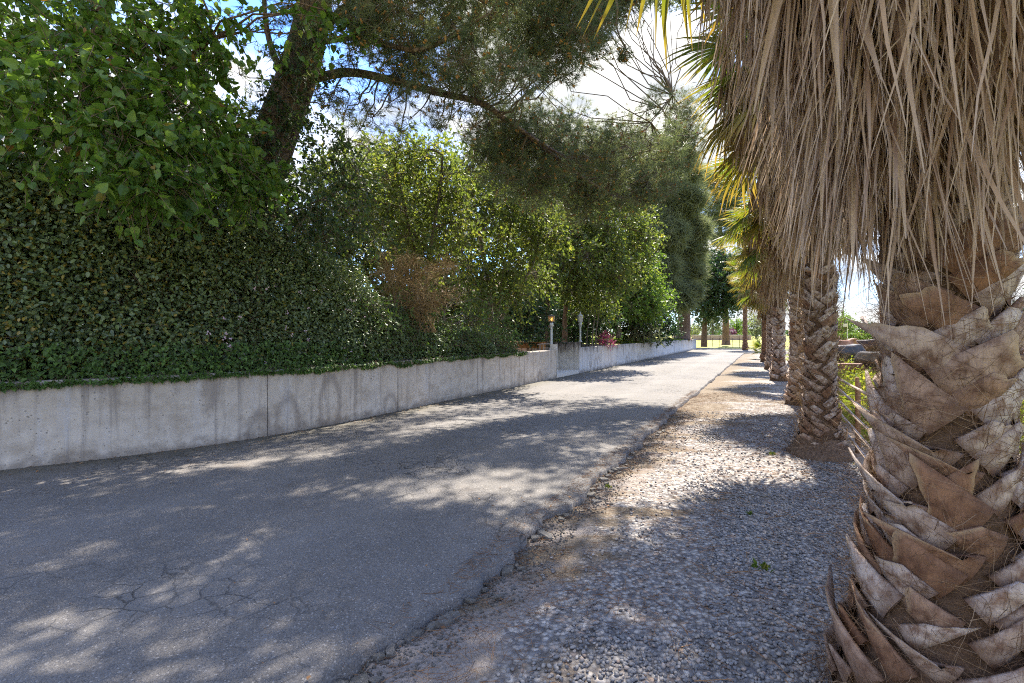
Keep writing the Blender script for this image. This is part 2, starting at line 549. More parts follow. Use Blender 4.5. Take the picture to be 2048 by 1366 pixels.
# --- ground and built surfaces
def asphalt_mat():
    t = NT('old_asphalt')
    v = t.coord('World')
    big = t.noise(v, .45, 5, .6)
    med = t.noise(v, 3.5, 5, .65)
    agg = t.voro(v, 125, 'F1', 'Color')
    sep = t.n('ShaderNodeSeparateColor')
    t.l(agg, sep.inputs[0])
    c = t.ramp(t.math('ADD', t.math('MULTIPLY', big, .5), t.math('MULTIPLY', med, .5)), [(.35, (.12, .11, .10)), (.65, (.19, .172, .155))])
    c = t.mix(t.gray(sep.outputs[0], .55, 1.0, 0, .28), c, (.30, .29, .285))
    c = t.mix(t.gray(sep.outputs[1], .7, 1.0, 0, .55), c, (.05, .05, .055))
    c = t.mix(t.gray(sep.outputs[2], .95, .98, 0, .45), c, (.48, .45, .42))
    # brown leaf stain drifts
    st = t.noise(t.coord('World', (1, 1, 1), (9, 4, 0)), 1.3, 6, .7)
    c = t.mix(t.gray(st, .58, .75, 0, .38), c, (.20, .145, .10))
    wd = t.math('ADD', t.attr('tip'), t.math('MULTIPLY', t.math('SUBTRACT', med, .5), 1.1))
    moss = t.ramp(t.noise(v, 45, 4, .7), [(.35, (.055, .05, .035)), (.6, (.13, .115, .075)), (.75, (.24, .2, .14))])
    c = t.mix(t.gray(wd, .05, .75, .75, 0), c, moss)
    # paler wheel paths
    rc = t.coord('World', (1, 1, 1), (0, 0, 0), (0, 0, -math.atan2(.891, .454)))
    sx = t.n('ShaderNodeSeparateXYZ')
    t.l(rc, sx.inputs[0])
    wp = t.math('ABSOLUTE', t.math('SUBTRACT', t.math('ABSOLUTE', t.math('SUBTRACT', sx.outputs[1], 3.9)), .85))
    c = t.mix(t.gray(t.math('ADD', wp, t.math('MULTIPLY', big, .5)), .25, .65, .22, 0), c, (.25, .235, .22))
    # oil spots
    oil = t.voro(t.coord('World', (1, 1, 1), (.3, .1, 0)), .9)
    c = t.mix(t.gray(t.math('ADD', oil, t.math('MULTIPLY', med, .06)), .05, .085, .7, 0), c, (.045, .043, .042))
    # fine crazing in worn areas
    wv = t.n('ShaderNodeVectorMath', operation='ADD')
    nz = t.n('ShaderNodeTexNoise')
    nz.inputs['Scale'].default_value = 9
    t.l(v, nz.inputs['Vector'])
    sc = t.n('ShaderNodeVectorMath', operation='SCALE')
    sc.inputs['Scale'].default_value = .09
    t.l(nz.outputs['Color'], sc.inputs[0])
    t.l(v, wv.inputs[0])
    t.l(sc.outputs[0], wv.inputs[1])
    cr1 = t.voro(wv.outputs[0], 5.5, 'DISTANCE_TO_EDGE')
    line = t.gray(cr1, .012, .035, 1, 0)
    worn = t.gray(t.noise(t.coord('World', (1, 1, 1), (2, 31, 0)), .55, 3, .5), .50, .62)
    crack = t.math('MULTIPLY', line, worn)
    c = t.mix(t.math('MULTIPLY', crack, .75), c, (.035, .033, .032))
    dist = t.voro(v, 125)
    h = t.math('SUBTRACT', t.math('MULTIPLY', dist, -.6), t.math('MULTIPLY', crack, 1.5))
    h = t.math('ADD', h, t.math('MULTIPLY', med, .8))
    return t.done(t.principled(c, .82, t.bump(h, .7, .008), .3))
M['asphalt'] = asphalt_mat()

def verge_mat():
    t = NT('gravel_and_sand')
    v = t.coord('World')
    nd = t.n('ShaderNodeTexVoronoi', feature='F1')
    nd.inputs['Scale'].default_value = 34
    t.l(v, nd.inputs['Vector'])
    sep = t.n('ShaderNodeSeparateColor')
    t.l(nd.outputs['Color'], sep.inputs[0])
    peb = t.ramp(sep.outputs[0], [(0, (.14, .13, .13)), (.35, (.25, .235, .225)), (.6, (.38, .35, .32)), (.85, (.50, .46, .41)), (1, (.36, .25, .18))])
    gap = t.gray(nd.outputs['Distance'], .35, .75)
    peb = t.mix(t.math('MULTIPLY', gap, .75), peb, (.11, .095, .085))
    fine = t.noise(v, 130, 4, .7)
    sand = t.ramp(fine, [(.3, (.18, .15, .13)), (.7, (.33, .285, .25))])
    # road coordinates: X along, Y across
    rc = t.coord('World', (1, 1, 1), (0, 0, 0), (0, 0, -math.atan2(.891, .454)))
    sx = t.n('ShaderNodeSeparateXYZ')
    t.l(rc, sx.inputs[0])
    s_, t_ = sx.outputs[0], t.math('MULTIPLY', sx.outputs[1], -1)
    wob = t.noise(v, 1.6, 4, .6)
    edge = t.math('SUBTRACT', t.math('ADD', t_, 1.62), t.math('MULTIPLY', wob, .75))
    c = t.mix(t.gray(edge, .0, .16, 1, 0), peb, sand)
    # drifts of rusty pine needles raked across the gravel
    lit = t.noise(t.coord('World', (1, 1, 1), (3, 8, 0), (0, 0, .35)), 1.0, 6, .62)
    streak = t.noise(t.coord('World', (.5, 2.6, 1), (0, 0, 0), (0, 0, .15)), 1.1, 5, .6)
    m = t.math('ADD', t.math('MULTIPLY', lit, .5), t.math('MULTIPLY', streak, .5))
    near_road = t.remap(t_, -1.9, .2, .075, -.08)
    far = t.remap(s_, 6.5, 11.0, -.005, .085)
    m = t.math('ADD', t.math('ADD', m, near_road), far)
    lf = t.noise(v, 60, 4, .75)
    lcol = t.ramp(lf, [(.3, (.2, .085, .02)), (.5, (.38, .18, .045)), (.7, (.5, .29, .11))])
    brown = t.ramp(lf, [(.3, (.075, .055, .035)), (.5, (.16, .12, .075)), (.7, (.27, .21, .15))])
    lcol = t.mix(t.gray(s_, 7.5, 9.5), brown, lcol)
    c = t.mix(t.gray(m, .51, .58, 0, .88), c, lcol)
    h = t.math('SUBTRACT', 1.0, nd.outputs['Distance'])
    return t.done(t.principled(c, .85, t.bump(h, .8, .02), .25))
M['verge'] = verge_mat()

def pebble_mat():
    t = NT('river_pebble')
    r = t.attr('rnd')
    c = t.ramp(r, [(0, (.09, .09, .095)), (.3, (.16, .157, .16)), (.6, (.23, .22, .215)), (.76, (.31, .285, .26)), (.88, (.40, .34, .28)), (.95, (.32, .22, .16)), (1, (.52, .48, .43))])
    n = t.noise(t.coord('World'), 160, 3, .6)
    c = t.mix(t.gray(n, .35, .7, 0, .3), c, (.3, .28, .26))
    return t.done(t.principled(c, .6, None, .35))
M['pebble'] = pebble_mat()

def concrete_mat(name, light, dirty, drip):
    t = NT(name)
    v = t.coord('UV')
    big = t.noise(t.coord('UV', (.8, 1.5, 1)), 1.6, 6, .6)
    med = t.noise(v, 6, 6, .65)
    fine = t.noise(v, 60, 4, .7)
    c = t.ramp(t.math('ADD', t.math('MULTIPLY', big, .6), t.math('MULTIPLY', med, .4)), [(.38, dirty), (.55, light), (.7, tuple(min(1, q * 1.22) for q in light))])
    # tan weathering across the upper half, pale run-off lower down
    sx = t.n('ShaderNodeSeparateXYZ')
    t.l(v, sx.inputs[0])
    up = t.math('ADD', sx.outputs[1], t.math('MULTIPLY', t.math('SUBTRACT', big, .5), 1.3))
    c = t.mix(t.gray(up, .35, .95, 0, .55), c, (.37, .31, .25))
    # vertical water streaks
    stv = t.noise(t.coord('UV', (7, .32, 1)), 1.0, 5, .6)
    c = t.mix(t.gray(stv, .53, .66, 0, .62), c, (.20, .17, .145))
    stw = t.noise(t.coord('UV', (5, .5, 1), (4, 2, 0)), 1.0, 4, .6)
    c = t.mix(t.gray(stw, .56, .7, 0, .55), c, (.56, .54, .52))
    # arched damp stains: rings round stretched cells
    vo = t.n('ShaderNodeTexVoronoi', feature='F1')
    vo.inputs['Scale'].default_value = 1.0
    t.l(t.coord('UV', (1.35, .62, 1), (.3, .75, 0)), vo.inputs['Vector'])
    ring = t.math('ABSOLUTE', t.math('SUBTRACT', t.math('ADD', vo.outputs['Distance'], t.math('MULTIPLY', med, .12)), .33))
    c = t.mix(t.gray(ring, .01, .085, .5, 0), c, (.19, .155, .13))
    foot = t.math('ADD', sx.outputs[1], t.math('MULTIPLY', t.math('SUBTRACT', med, .5), .35))
    c = t.mix(t.gray(foot, .02, .14, .6, 0), c, (.17, .14, .115))
    # soot and moss drips from the top edge
    dn = t.noise(t.coord('UV', (4.5, .7, 1), (11, 3, 0)), 1.6, 6, .7)
    dr = t.math('ADD', t.math('MULTIPLY', dn, 1.3), t.math('MULTIPLY', t.math('SUBTRACT', sx.outputs[1], 1.25), .62))
    c = t.mix(t.gray(dr, .38, .60, 0, drip), c, (.075, .06, .05))
    # bug holes
    ph = t.voro(v, 20)
    keep = t.gray(t.noise(v, 9, 2), .46, .6)
    pit = t.math('MULTIPLY', t.gray(ph, .07, .15, 1, 0), keep)
    ph2 = t.voro(v, 16)
    pit2 = t.math('MULTIPLY', t.gray(ph2, .10, .20, 1, 0), t.gray(med, .45, .6))
    pits = t.math('MAXIMUM', pit, t.math('MULTIPLY', pit2, .8))
    c = t.mix(t.math('MULTIPLY', pits, .75), c, (.09, .075, .065))
    h = t.math('SUBTRACT', t.math('ADD', t.math('MULTIPLY', fine, .5), t.math('MULTIPLY', med, .4)), pits)
    return t.done(t.principled(c, .88, t.bump(h, .5, .01), .2))
M['concrete'] = concrete_mat('weathered_concrete', (.60, .53, .44), (.41, .345, .27), .3)
M['concrete_far'] = concrete_mat('streaked_pale_concrete', (.62, .61, .59), (.5, .48, .455), .95)
M['concrete_core'] = plain_mat('wall_joint', (.12, .10, .085), (.2, .17, .14), 12, .9)
M['soil'] = plain_mat('garden_soil', (.06, .045, .03), (.16, .12, .085), 9, .95, .8, 0, .1, .03)

def lawn_mat(name, a, b, c3, sc=1.2):
    t = NT(name)
    v = t.coord('World')
    n = t.noise(v, sc, 7, .65)
    f = t.noise(v, sc * 30, 4, .7)
    c = t.ramp(n, [(.3, a), (.52, b), (.72, c3)])
    c = t.mix(t.gray(f, .4, .7, 0, .45), c, tuple(q * .55 for q in a))
    return t.done(t.principled(c, .9, t.bump(f, .8, .05), .1))
M['lawn'] = lawn_mat('lawn', (.10, .17, .03), (.17, .22, .04), (.28, .27, .06))
M['field'] = lawn_mat('far_meadow', (.24, .27, .06), (.35, .34, .10), (.46, .40, .16), .12)
M['pasture'] = lawn_mat('pasture_ground', (.13, .18, .035), (.22, .24, .06), (.34, .27, .15), .5)
M['dirt'] = plain_mat('bare_dirt', (.2, .15, .11), (.36, .28, .21), 6, .95, .6, 0, .1, .02)
M['rust'] = plain_mat('rusty_pipe', (.17, .075, .035), (.33, .18, .10), 12, .8, .4)
M['pipe'] = plain_mat('pale_pipe', (.36, .27, .21), (.52, .42, .34), 10, .6, .3)  # pale tan pipe, lighter than the rusty posts
M['lamp_metal'] = plain_mat('painted_lamp_metal', (.34, .36, .34), (.52, .53, .50), 20, .5, .2, .2)
M['galv'] = plain_mat('galvanised_post', (.4, .43, .45), (.58, .6, .62), 14, .5, .2, .4)
M['dark_iron'] = plain_mat('dark_iron', (.05, .045, .04), (.12, .09, .07), 14, .6, .2, .3)
M['white'] = plain_mat('white_render', (.68, .68, .68), (.8, .8, .79), 3, .8, .1)
M['rooftile'] = plain_mat('brown_roof', (.14, .09, .065), (.24, .16, .11), 6, .85, .4)
M['orange_wood'] = plain_mat('orange_stained_wood', (.24, .10, .025), (.42, .2, .06), 5, .7, .2)
M['brick'] = plain_mat('far_brick', (.27, .19, .15), (.42, .32, .26), 4, .9, .3)
M['cap'] = plain_mat('pale_coping', (.5, .47, .43), (.62, .6, .56), 6, .8, .2)
def glass_mat(name, col, emit=0.0, ecol=(1, .7, .3)):
    t = NT(name)
    p = t.n('ShaderNodeBsdfPrincipled')
    p.inputs['Base Color'].default_value = (*col, 1)
    p.inputs['Roughness'].default_value = .3
    p.inputs['Transmission Weight'].default_value = .35
    p.inputs['Emission Color'].default_value = (*ecol, 1)
    p.inputs['Emission Strength'].default_value = emit
    return t.done(p.outputs[0])
M['glass_amber'] = glass_mat('amber_lantern_glass', (.75, .5, .22))
M['bulb'] = glass_mat('lit_bulb', (1, .8, .4), 3.0, (1, .72, .25))
M['glass_grey'] = glass_mat('frosted_lantern_glass', (.62, .6, .6))
M['windowglass'] = plain_mat('window_glass', (.03, .04, .05), (.07, .08, .09), 1, .08, 0, 0, .6)
def cow_mat(name, a, b):
    t = NT(name)
    n = t.noise(t.coord('Object'), 2.2, 4, .5)
    f = t.noise(t.coord('Object'), 60, 3, .6)
    c = t.ramp(n, [(.4, a), (.62, b)])
    return t.done(t.principled(c, .6, t.bump(f, .3, .02), .3))
M['cow_black'] = cow_mat('black_cow_hide', (.018, .015, .016), (.035, .026, .024))
M['cow_brown'] = cow_mat('brown_cow_hide', (.16, .06, .03), (.26, .11, .055))
M['cow_dark'] = cow_mat('dark_brown_cow_hide', (.035, .02, .018), (.10, .042, .028))

# ------------------------------------------------------------------ leaf templates (length along +Y, face +Z)
def tpl(V, F, T):
    return (np.array(V, float), [np.array(f) for f in F], np.array(T, float))
LEAF4 = tpl([(0, 0, 0), (.30, .45, .06), (0, 1, -.05), (-.30, .45, .06), (0, .48, -.03)],
            [[(0, 1, 4), (1, 2, 4), (2, 3, 4), (3, 0, 4)]], [0, .5, 1, .5, .5])
OVAL = tpl([(0, 0, 0), (.24, .22, .05), (.31, .55, .06), (.16, .88, .0), (0, 1, -.06), (-.16, .88, .0), (-.31, .55, .06), (-.24, .22, .05), (0, .5, -.02)],
           [[(i, (i + 1) % 8, 8) for i in range(8)]], [0, .2, .5, .9, 1, .9, .5, .2, .5])
HEART = tpl([(0, .06, 0), (.22, -.03, .03), (.42, .16, .06), (.40, .45, .05), (.22, .78, -.03), (0, 1.05, -.14), (-.22, .78, -.03), (-.40, .45, .05), (-.42, .16, .06), (-.22, -.03, .03), (0, .5, -.05)],
            [[(i, (i + 1) % 10, 10) for i in range(10)]], [0, 0, .2, .45, .8, 1, .8, .45, .2, 0, .5])
IVY = tpl([(0, 0, 0), (.42, .12, .05), (.25, .42, .02), (0, 1, -.08), (-.25, .42, .02), (-.42, .12, .05), (0, .35, -.03)],
          [[(i, (i + 1) % 6, 6) for i in range(6)]], [0, .1, .4, 1, .4, .1, .4])
STICK = tpl([(.5, 0, -.3), (-.5, 0, -.3), (0, 0, .6), (.3, 1, -.2), (-.3, 1, -.2), (0, 1, .35)],
            [[(0, 1, 4, 3), (1, 2, 5, 4), (2, 0, 3, 5)]], [0, 0, 0, 1, 1, 1])
def tuft_tpl(n, seed, width, spread=1.0, back=.25, length=1.0):
    r = np.random.default_rng(seed)
    V, F, T = [], [], []
    for i in range(n):
        a = r.random() * 2 * math.pi
        el = (r.random() ** .7) * 1.25 * spread
        d = np.array([math.sin(el) * math.cos(a), math.cos(el), math.sin(el) * math.sin(a)])
        o = np.array([0, -back * r.random(), 0])
        side = unit(np.cross(d, r.normal(size=3)))
        L = length * (.75 + .35 * r.random())
        k = len(V)
        bend = np.array([0, 0, -.10]) * L
        V += [o - side * width / 2, o + side * width / 2, o + d * L + bend]
        F += [(k, k + 1, k + 2)]
        T += [0, 0, 1]
    return tpl(V, [F], T)
def ico():
    p = (1 + 5 ** .5) / 2
    V = unit(np.array([(-1, p, 0), (1, p, 0), (-1, -p, 0), (1, -p, 0), (0, -1, p), (0, 1, p), (0, -1, -p), (0, 1, -p), (p, 0, -1), (p, 0, 1), (-p, 0, -1), (-p, 0, 1)], float))
    F = [(0, 11, 5), (0, 5, 1), (0, 1, 7), (0, 7, 10), (0, 10, 11), (1, 5, 9), (5, 11, 4), (11, 10, 2), (10, 7, 6), (7, 1, 8), (3, 9, 4), (3, 4, 2), (3, 2, 6), (3, 6, 8), (3, 8, 9), (4, 9, 5), (2, 4, 11), (6, 2, 10), (8, 6, 7), (9, 8, 1)]
    return V, np.array(F)
ICO_V, ICO_F = ico()

def stick_scatter(mb, a, b, w, rnd=None):
    d = b - a
    L = np.linalg.norm(d, axis=1)
    x, y, z = frames(d, rvec(len(a)))
    n = len(a)
    w = np.broadcast_to(np.asarray(w, float), (n,))
    tv, tf, tt = STICK
    V = tv[None, :, 0:1] * x[:, None] * w[:, None, None] + tv[None, :, 1:2] * (y * L[:, None])[:, None] + tv[None, :, 2:3] * z[:, None] * w[:, None, None] + a[:, None]
    F = [(f[None] + (np.arange(n) * 6)[:, None, None]).reshape(-1, 4) for f in tf]
    mb.add(V.reshape(-1, 3), F, .5 if rnd is None else rnd, np.tile(tt, n))

def in_ball(n, shell=.35):
    return rvec(n) * (rng.random(n) ** (shell))[:, None]

def leaf_sprays(c, r, n, m, twig, leaf, droop=.25, shell=.42, up=.9, out=.6):
    """n sprays of m leaves inside an ellipsoid; gives leaf frames and twig ends"""
    c = np.asarray(c, float)
    r = np.broadcast_to(np.asarray(r, float), (3,))
    o = in_ball(n, shell)
    d = unit(o * out + rvec(n) * .8 + np.array([0, 0, -droop]))
    o = c + o * r
    L = twig * (.6 + .8 * rng.random(n))
    f = (np.arange(m) + .6) / m
    pos = o[:, None] + d[:, None] * (L[:, None] * f[None])[..., None]
    pos[..., 2] -= (f ** 2)[None] * L[:, None] * droop * .5
    side = rvec(n * m).reshape(n, m, 3)
    ld = unit(d[:, None] * .55 + side * .9 + np.array([0, 0, -droop * .8]))
    nr = unit(np.array([0, 0, up]) + rng.normal(size=(n, m, 3)) * .55)
    size = leaf * (.65 + .6 * rng.random((n, m))) * (1 - .25 * f)[None]
    end = o + d * L[:, None]
    end[:, 2] -= L * droop * .5
    return pos.reshape(-1, 3), ld.reshape(-1, 3), nr.reshape(-1, 3), size.ravel(), o, end

def limb(mb, a, b, r0, r1, sag=.15, k=6, seg=6, wob=.08):
    a, b = np.asarray(a, float), np.asarray(b, float)
    L = np.linalg.norm(b - a)
    u = np.linspace(0, 1, k)[:, None]
    pts = a + (b - a) * u + np.array([0, 0, 1.0]) * (np.sin(u * math.pi) * sag * L)
    pts[1:-1] += rng.normal(size=(k - 2, 3)) * wob * L * .3
    tube(mb, pts, np.linspace(r0, r1, k), seg, rng.random())
    return pts

def nearest(paths, p):
    best = None
    for q in paths:
        dd = np.linalg.norm(q - p, axis=1) + np.maximum(0, q[:, 2] - p[2]) * .8
        i = int(dd.argmin())
        if best is None or dd[i] < best[0]:
            best = (dd[i], q[i])
    return best[1]

def broadleaf(name, label, cat, group, trunks, clumps, leafmat, bark, leaf, tplt=LEAF4, m=7, twig=.4, dens=1.0,
              droop=.25, own=0, twigs=True, up=.9, limb_r=.03, shell=.42):
    """trunks: [(path points, r0, r1)], clumps: [(centre, radius, sprays)]"""
    base = trunks[0][0][0]
    root = thing(name, base, label, cat, group)
    tb = MB()
    paths = []
    for pts, r0, r1 in trunks:
        sp = smooth_path(pts, 6)
        tube(tb, sp, np.linspace(r0, r1, len(sp)), 9)
        paths.append(sp)
    tw, lf = MB(), MB()
    rest = []
    for c, r, n in clumps:
        n = max(3, int(n * dens))
        pos, ld, nr, sz, o, e = leaf_sprays(c, r, n, m, twig, leaf, droop, up=up, shell=shell)
        rest.append((pos, ld, nr, sz))
        s0 = nearest(paths, np.asarray(c))
        if np.linalg.norm(s0 - c) > .05:
            limb(tb, s0, c, limb_r, limb_r * .4, .12)
        if twigs:
            stick_scatter(tw, o, e, leaf * .045 + .002)
            k = rng.random(n) < .35
            stick_scatter(tw, np.broadcast_to(np.asarray(c, float), o.shape)[k] + rng.normal(size=(int(k.sum()), 3)) * .1, o[k], leaf * .06 + .003)
    tb.obj('trunk', bark, root, True)
    if twigs:
        tag(tw.obj('twigs', M['twig'], root), kind='stuff')
    pos, ld, nr, sz = (np.concatenate(q) for q in zip(*rest))
    x, y, z = frames(ld, nr)
    crown = None
    if own:
        # the leaves that show largest stay single
        vis = np.abs(pos[:, 0] / np.maximum(pos[:, 1], .1)) < 1.03
        vis &= (pos[:, 2] - EYE) / np.maximum(pos[:, 1], .1) < .66
        key = np.where(vis, sz / np.maximum(pos[:, 1], .1), 0)
        big = np.argsort(-key)[:own]
        keep = np.ones(len(pos), bool)
        keep[big] = False
    else:
        keep = np.ones(len(pos), bool)
    scatter(lf, tplt, pos[keep], x[keep], y[keep], z[keep], sz[keep])
    crown = tag(lf.obj('crown', leafmat, root), kind='stuff')
    if own:
        vari = []
        for q in range(6):
            b = MB()
            tv = tplt[0].copy()
            tv[:, 2] += (rng.random() - .5) * .25 * tv[:, 1] ** 2
            b.add(tv, tplt[1], (q + .5) / 6 * .97, tplt[2])
            vari.append(b.mesh('leaf', leafmat))
        for i in big:
            link('leaf', vari[int(i) % 6], crown, mat4(x[i], y[i], z[i], pos[i], sz[i]))
    return root

# ------------------------------------------------------------------ the ground
def sheet(name, V, F, mat, uv=None):
    b = MB()
    b.add(V, F)
    o = b.obj(name, mat, None, True)
    return tag(o, kind='structure')

def grid(fn, us, vs_):
    V = np.array([fn(u, v) for u in us for v in vs_])
    k = len(vs_)
    i, j = np.meshgrid(np.arange(len(us) - 1), np.arange(k - 1), indexing='ij')
    F = np.stack([i * k + j, (i + 1) * k + j, (i + 1) * k + j + 1, i * k + j + 1], -1).reshape(-1, 4)
    return V, F

# open country out to the horizon
g = [-900, -300, -100, -40, -15, 0, 15, 40, 100, 300, 900]
V, F = grid(lambda u, v: (u, v, -.10), g, g)
sheet('ground', V, F[:, ::-1], M['field'])
# pasture beside the drive
ss = np.linspace(-6, 60, 100)
ts = np.concatenate([np.linspace(.7, 4, 20), np.linspace(4.5, 40, 24)])
V, F = grid(lambda s, t: ST(s, t, -.05 + .07 * fnoise(s * 1.1, t * 1.1) * min(1, (t - .7))), ss, ts)
sheet('pasture', V, F, M['pasture'])
V, F = grid(lambda s, t: ST(s, t, -.025 + .03 * fnoise(s * 2, t * 2)), np.linspace(-4, 30, 80), np.linspace(.95, 2.3, 10))
V[:, 2] -= np.where((np.arange(len(V)) % 10) == 9, .06, 0)
sheet('fence_line_dirt', V, F, M['dirt'])

def edge_t(s):
    s = np.asarray(s, float)
    w = np.clip(1.2 - np.maximum(s - 1, 0) * .08, .35, 1.2)
    return -1.62 + w * ((fnoise(s * 1.3, s * 0 + 3.3) - .5) * .34 + (vnoise(s * 7, s * 0 + 1.1) - .5) * .07 + (vnoise(s * 19, s * 0 + 5.1) - .5) * .03)

def verge_z(s, t):
    return -.045 - .04 * np.clip(1 - (np.asarray(t, float) + 1.62) / .45, 0, 1) + .05 * (fnoise(s * 1.1 + 5, t * 1.3 + 2) - .35) + .012 * vnoise(s * 6, t * 6)
V, F = grid(lambda s, t: ST(s, t, float(verge_z(s, t))), np.concatenate([np.linspace(-3, 10, 150), np.linspace(10.3, 46, 70)]), np.linspace(-2.3, 1.35, 46))
verge = sheet('gravel_verge', V, F, M['verge'])

# the drive: a slab with a broken right edge
st = np.concatenate([np.arange(-8, .8, .3), np.arange(.8, 9, .025), np.arange(9, 24, .12), np.arange(24, 43, .5)])
cols = np.concatenate([[-11, -10, -9.2], np.arange(-8.6, -4.9, .22), [-4.4, -3.8, -3.2, -2.5, -2.0]])
NW = np.array([(-9.5, 3.4), (-7.4, 4.4), (-5.63, 5.5), (-4.36, 6.45), (-3.5, 7.45), (-2.7, 8.8), (-2.0, 10.15), (-1.41, 11.36), (18.6, 50.5)])
def wall_dist(p):
    a, b = NW[:-1], NW[1:]
    u = np.clip(((p - a) * (b - a)).sum(1) / ((b - a) ** 2).sum(1), 0, 1)
    return float(np.linalg.norm(a + (b - a) * u[:, None] - p, axis=1).min())
V = []
for s in st:
    e = float(edge_t(s))
    row = list(cols) + [e - .07, e - .012, e, e + .01]
    zz = [0] * len(cols) + [0, -.002, -.010, -.075]
    for t, z in zip(row, zz):
        zz_ = z + (.012 * (fnoise(s * .8, t * .8) - .5) if t < e - .01 else 0)
        V.append(ST(s, t, zz_))
k = len(cols) + 4
i, j = np.meshgrid(np.arange(len(st) - 1), np.arange(k - 1), indexing='ij')
F = np.stack([i * k + j, (i + 1) * k + j, (i + 1) * k + j + 1, i * k + j + 1], -1).reshape(-1, 4)
V = np.array(V)
b = MB()
b.add(V, F[:, ::-1], .5, np.array([wall_dist(p[:2]) for p in V]))
road = tag(b.obj('driveway', M['asphalt'], None, True), kind='structure')
# the turning area at its far end
V, F = grid(lambda s, t: ST(s, t, -.012), np.linspace(42.9, 57, 8), np.linspace(-14, 9, 8))
sheet('turning_area', V, F[:, ::-1], M['asphalt'])

# lumps of asphalt broken off the edge
def chunk_mesh(seed):
    r = np.random.default_rng(seed)
    k = r.integers(5, 8)
    a = np.sort(r.random(k) * 2 * math.pi * .35 + np.arange(k) / k * 2 * math.pi)
    rad = .7 + .4 * r.random(k)
    V, b = [], MB()
    for sc, z in ((1.04, -.35), (1.0, .0), (.93, .07)):
        for q in range(k):
            V.append((math.cos(a[q]) * rad[q] * sc, math.sin(a[q]) * rad[q] * sc * .7, z + .05 * r.normal()))
    F = [[i * k + j, i * k + (j + 1) % k, (i + 1) * k + (j + 1) % k, (i + 1) * k + j] for i in range(2) for j in range(k)]
    b.add(V, [np.array(F), np.array([[2 * k + q for q in range(k)]])])
    return b.mesh('asphalt_chunk', M['asphalt'])
chunks = [chunk_mesh(q) for q in range(9)]
for q in range(95):
    s = 1.2 + 8.5 * random.random() ** 1.4
    wid = .16 * float(vnoise(s * 1.4, 7.7)) ** .8 + .03
    t = float(edge_t(s)) + .01 + wid * random.random()
    sz = random.choice([.02, .025, .035, .05, .07]) * (1.1 if s < 4 else .9)
    an = math.atan2(.891, .454) + random.gauss(0, .5)
    x, y = (math.cos(an), math.sin(an), random.gauss(0, .06)), (-math.sin(an), math.cos(an), random.gauss(0, .06))
    x = unit(x); z = unit(np.cross(x, y)); y = np.cross(z, x)
    link('asphalt_chunk', chunks[q % 9], road, mat4(x, y, z, ST(s, t, float(verge_z(s, t)) + .016 + .012 * random.random()), sz))

# river pebbles on the verge
def pebble_tpl(seed):
    r = np.random.default_rng(seed)
    V = ICO_V * np.array([.5, .40, .27]) * (1 + .10 * r.normal(size=(12, 1)))
    return (V, [ICO_F], np.full(12, .5))
NPEB = 46000
s_ = 1.0 + 9.5 * rng.random(NPEB) ** 1.25
t_ = -1.6 + 2.75 * rng.random(NPEB)
xy = s_[:, None] * U + t_[:, None] * N
edge = (t_ + 1.62) - .75 * fnoise(s_ * 1.6, t_ * 1.6) * np.clip(1.5 - s_ * .12, .35, 1.2)
drift = fnoise(s_ * 1.0 + 20, t_ * 1.5 + 4) + np.clip((s_ - 3.0) * .06, 0, .16) - np.clip((t_ + .5) * .2, -.1, .3)
keep = (edge + .15 * (rng.random(NPEB) - .5) > .02) & (np.abs(xy[:, 0]) < 1.06 * xy[:, 1]) & (xy[:, 1] > 1.7)
keep &= (rng.random(NPEB) > np.clip((drift - .44) * 7, 0, .9))
s_, t_ = s_[keep], t_[keep]
n = len(s_)
size = (.016 + .016 * rng.random(n) ** 1.6) * np.where(s_ > 6, 1.25, 1.0)
pos = np.stack([s_ * U[0] + t_ * N[0], s_ * U[1] + t_ * N[1], verge_z(s_, t_) + size * (.05 + .3 * rng.random(n))], 1)
x, y, z = frames(rvec(n) * np.array([1, 1, .35]), np.array([0, 0, 1.0]) + rng.normal(size=(n, 3)) * .35)
near = np.argsort(-size / pos[:, 1])
inframe = (pos[near, 2] - EYE) / pos[near, 1] > -.69
ind = near[inframe][:300]
rest = np.ones(n, bool)
rest[ind] = False
pm, ptp = MB(), [pebble_tpl(q) for q in range(6)]
which = rng.integers(0, 6, n)
for q in range(6):
    k = rest & (which == q)
    scatter(pm, ptp[q], pos[k], x[k], y[k], z[k], size[k])
tag(pm.obj('pebbles', M['pebble'], verge, True), kind='stuff')
pmesh = []
for q in range(18):
    b = MB()
    b.add(ptp[q % 6][0], ptp[q % 6][1], (q + .5) / 18)
    pmesh.append(b.mesh('pebble', M['pebble'], True))
for q, i in enumerate(ind):
    link('pebble', pmesh[q % 18], verge, mat4(x[i], y[i], z[i], pos[i], size[i]))

# grit crumbled from the drive edge
gm = MB()
n = 5200
gs = 1.0 + 9 * rng.random(n) ** 1.3
gt = edge_t(gs) + .01 + .30 * rng.random(n) ** 2.2
gz = .005 + .009 * rng.random(n) ** 2
pos = np.stack([gs * U[0] + gt * N[0], gs * U[1] + gt * N[1], verge_z(gs, gt) + gz * .3], 1)
x, y, z = frames(rvec(n), rvec(n))
scatter(gm, (ICO_V * np.array([.6, .5, .4]), [ICO_F], np.full(12, .5)), pos, x, y, z, gz * 1.6)
tag(gm.obj('grit', M['asphalt'], verge), kind='stuff')

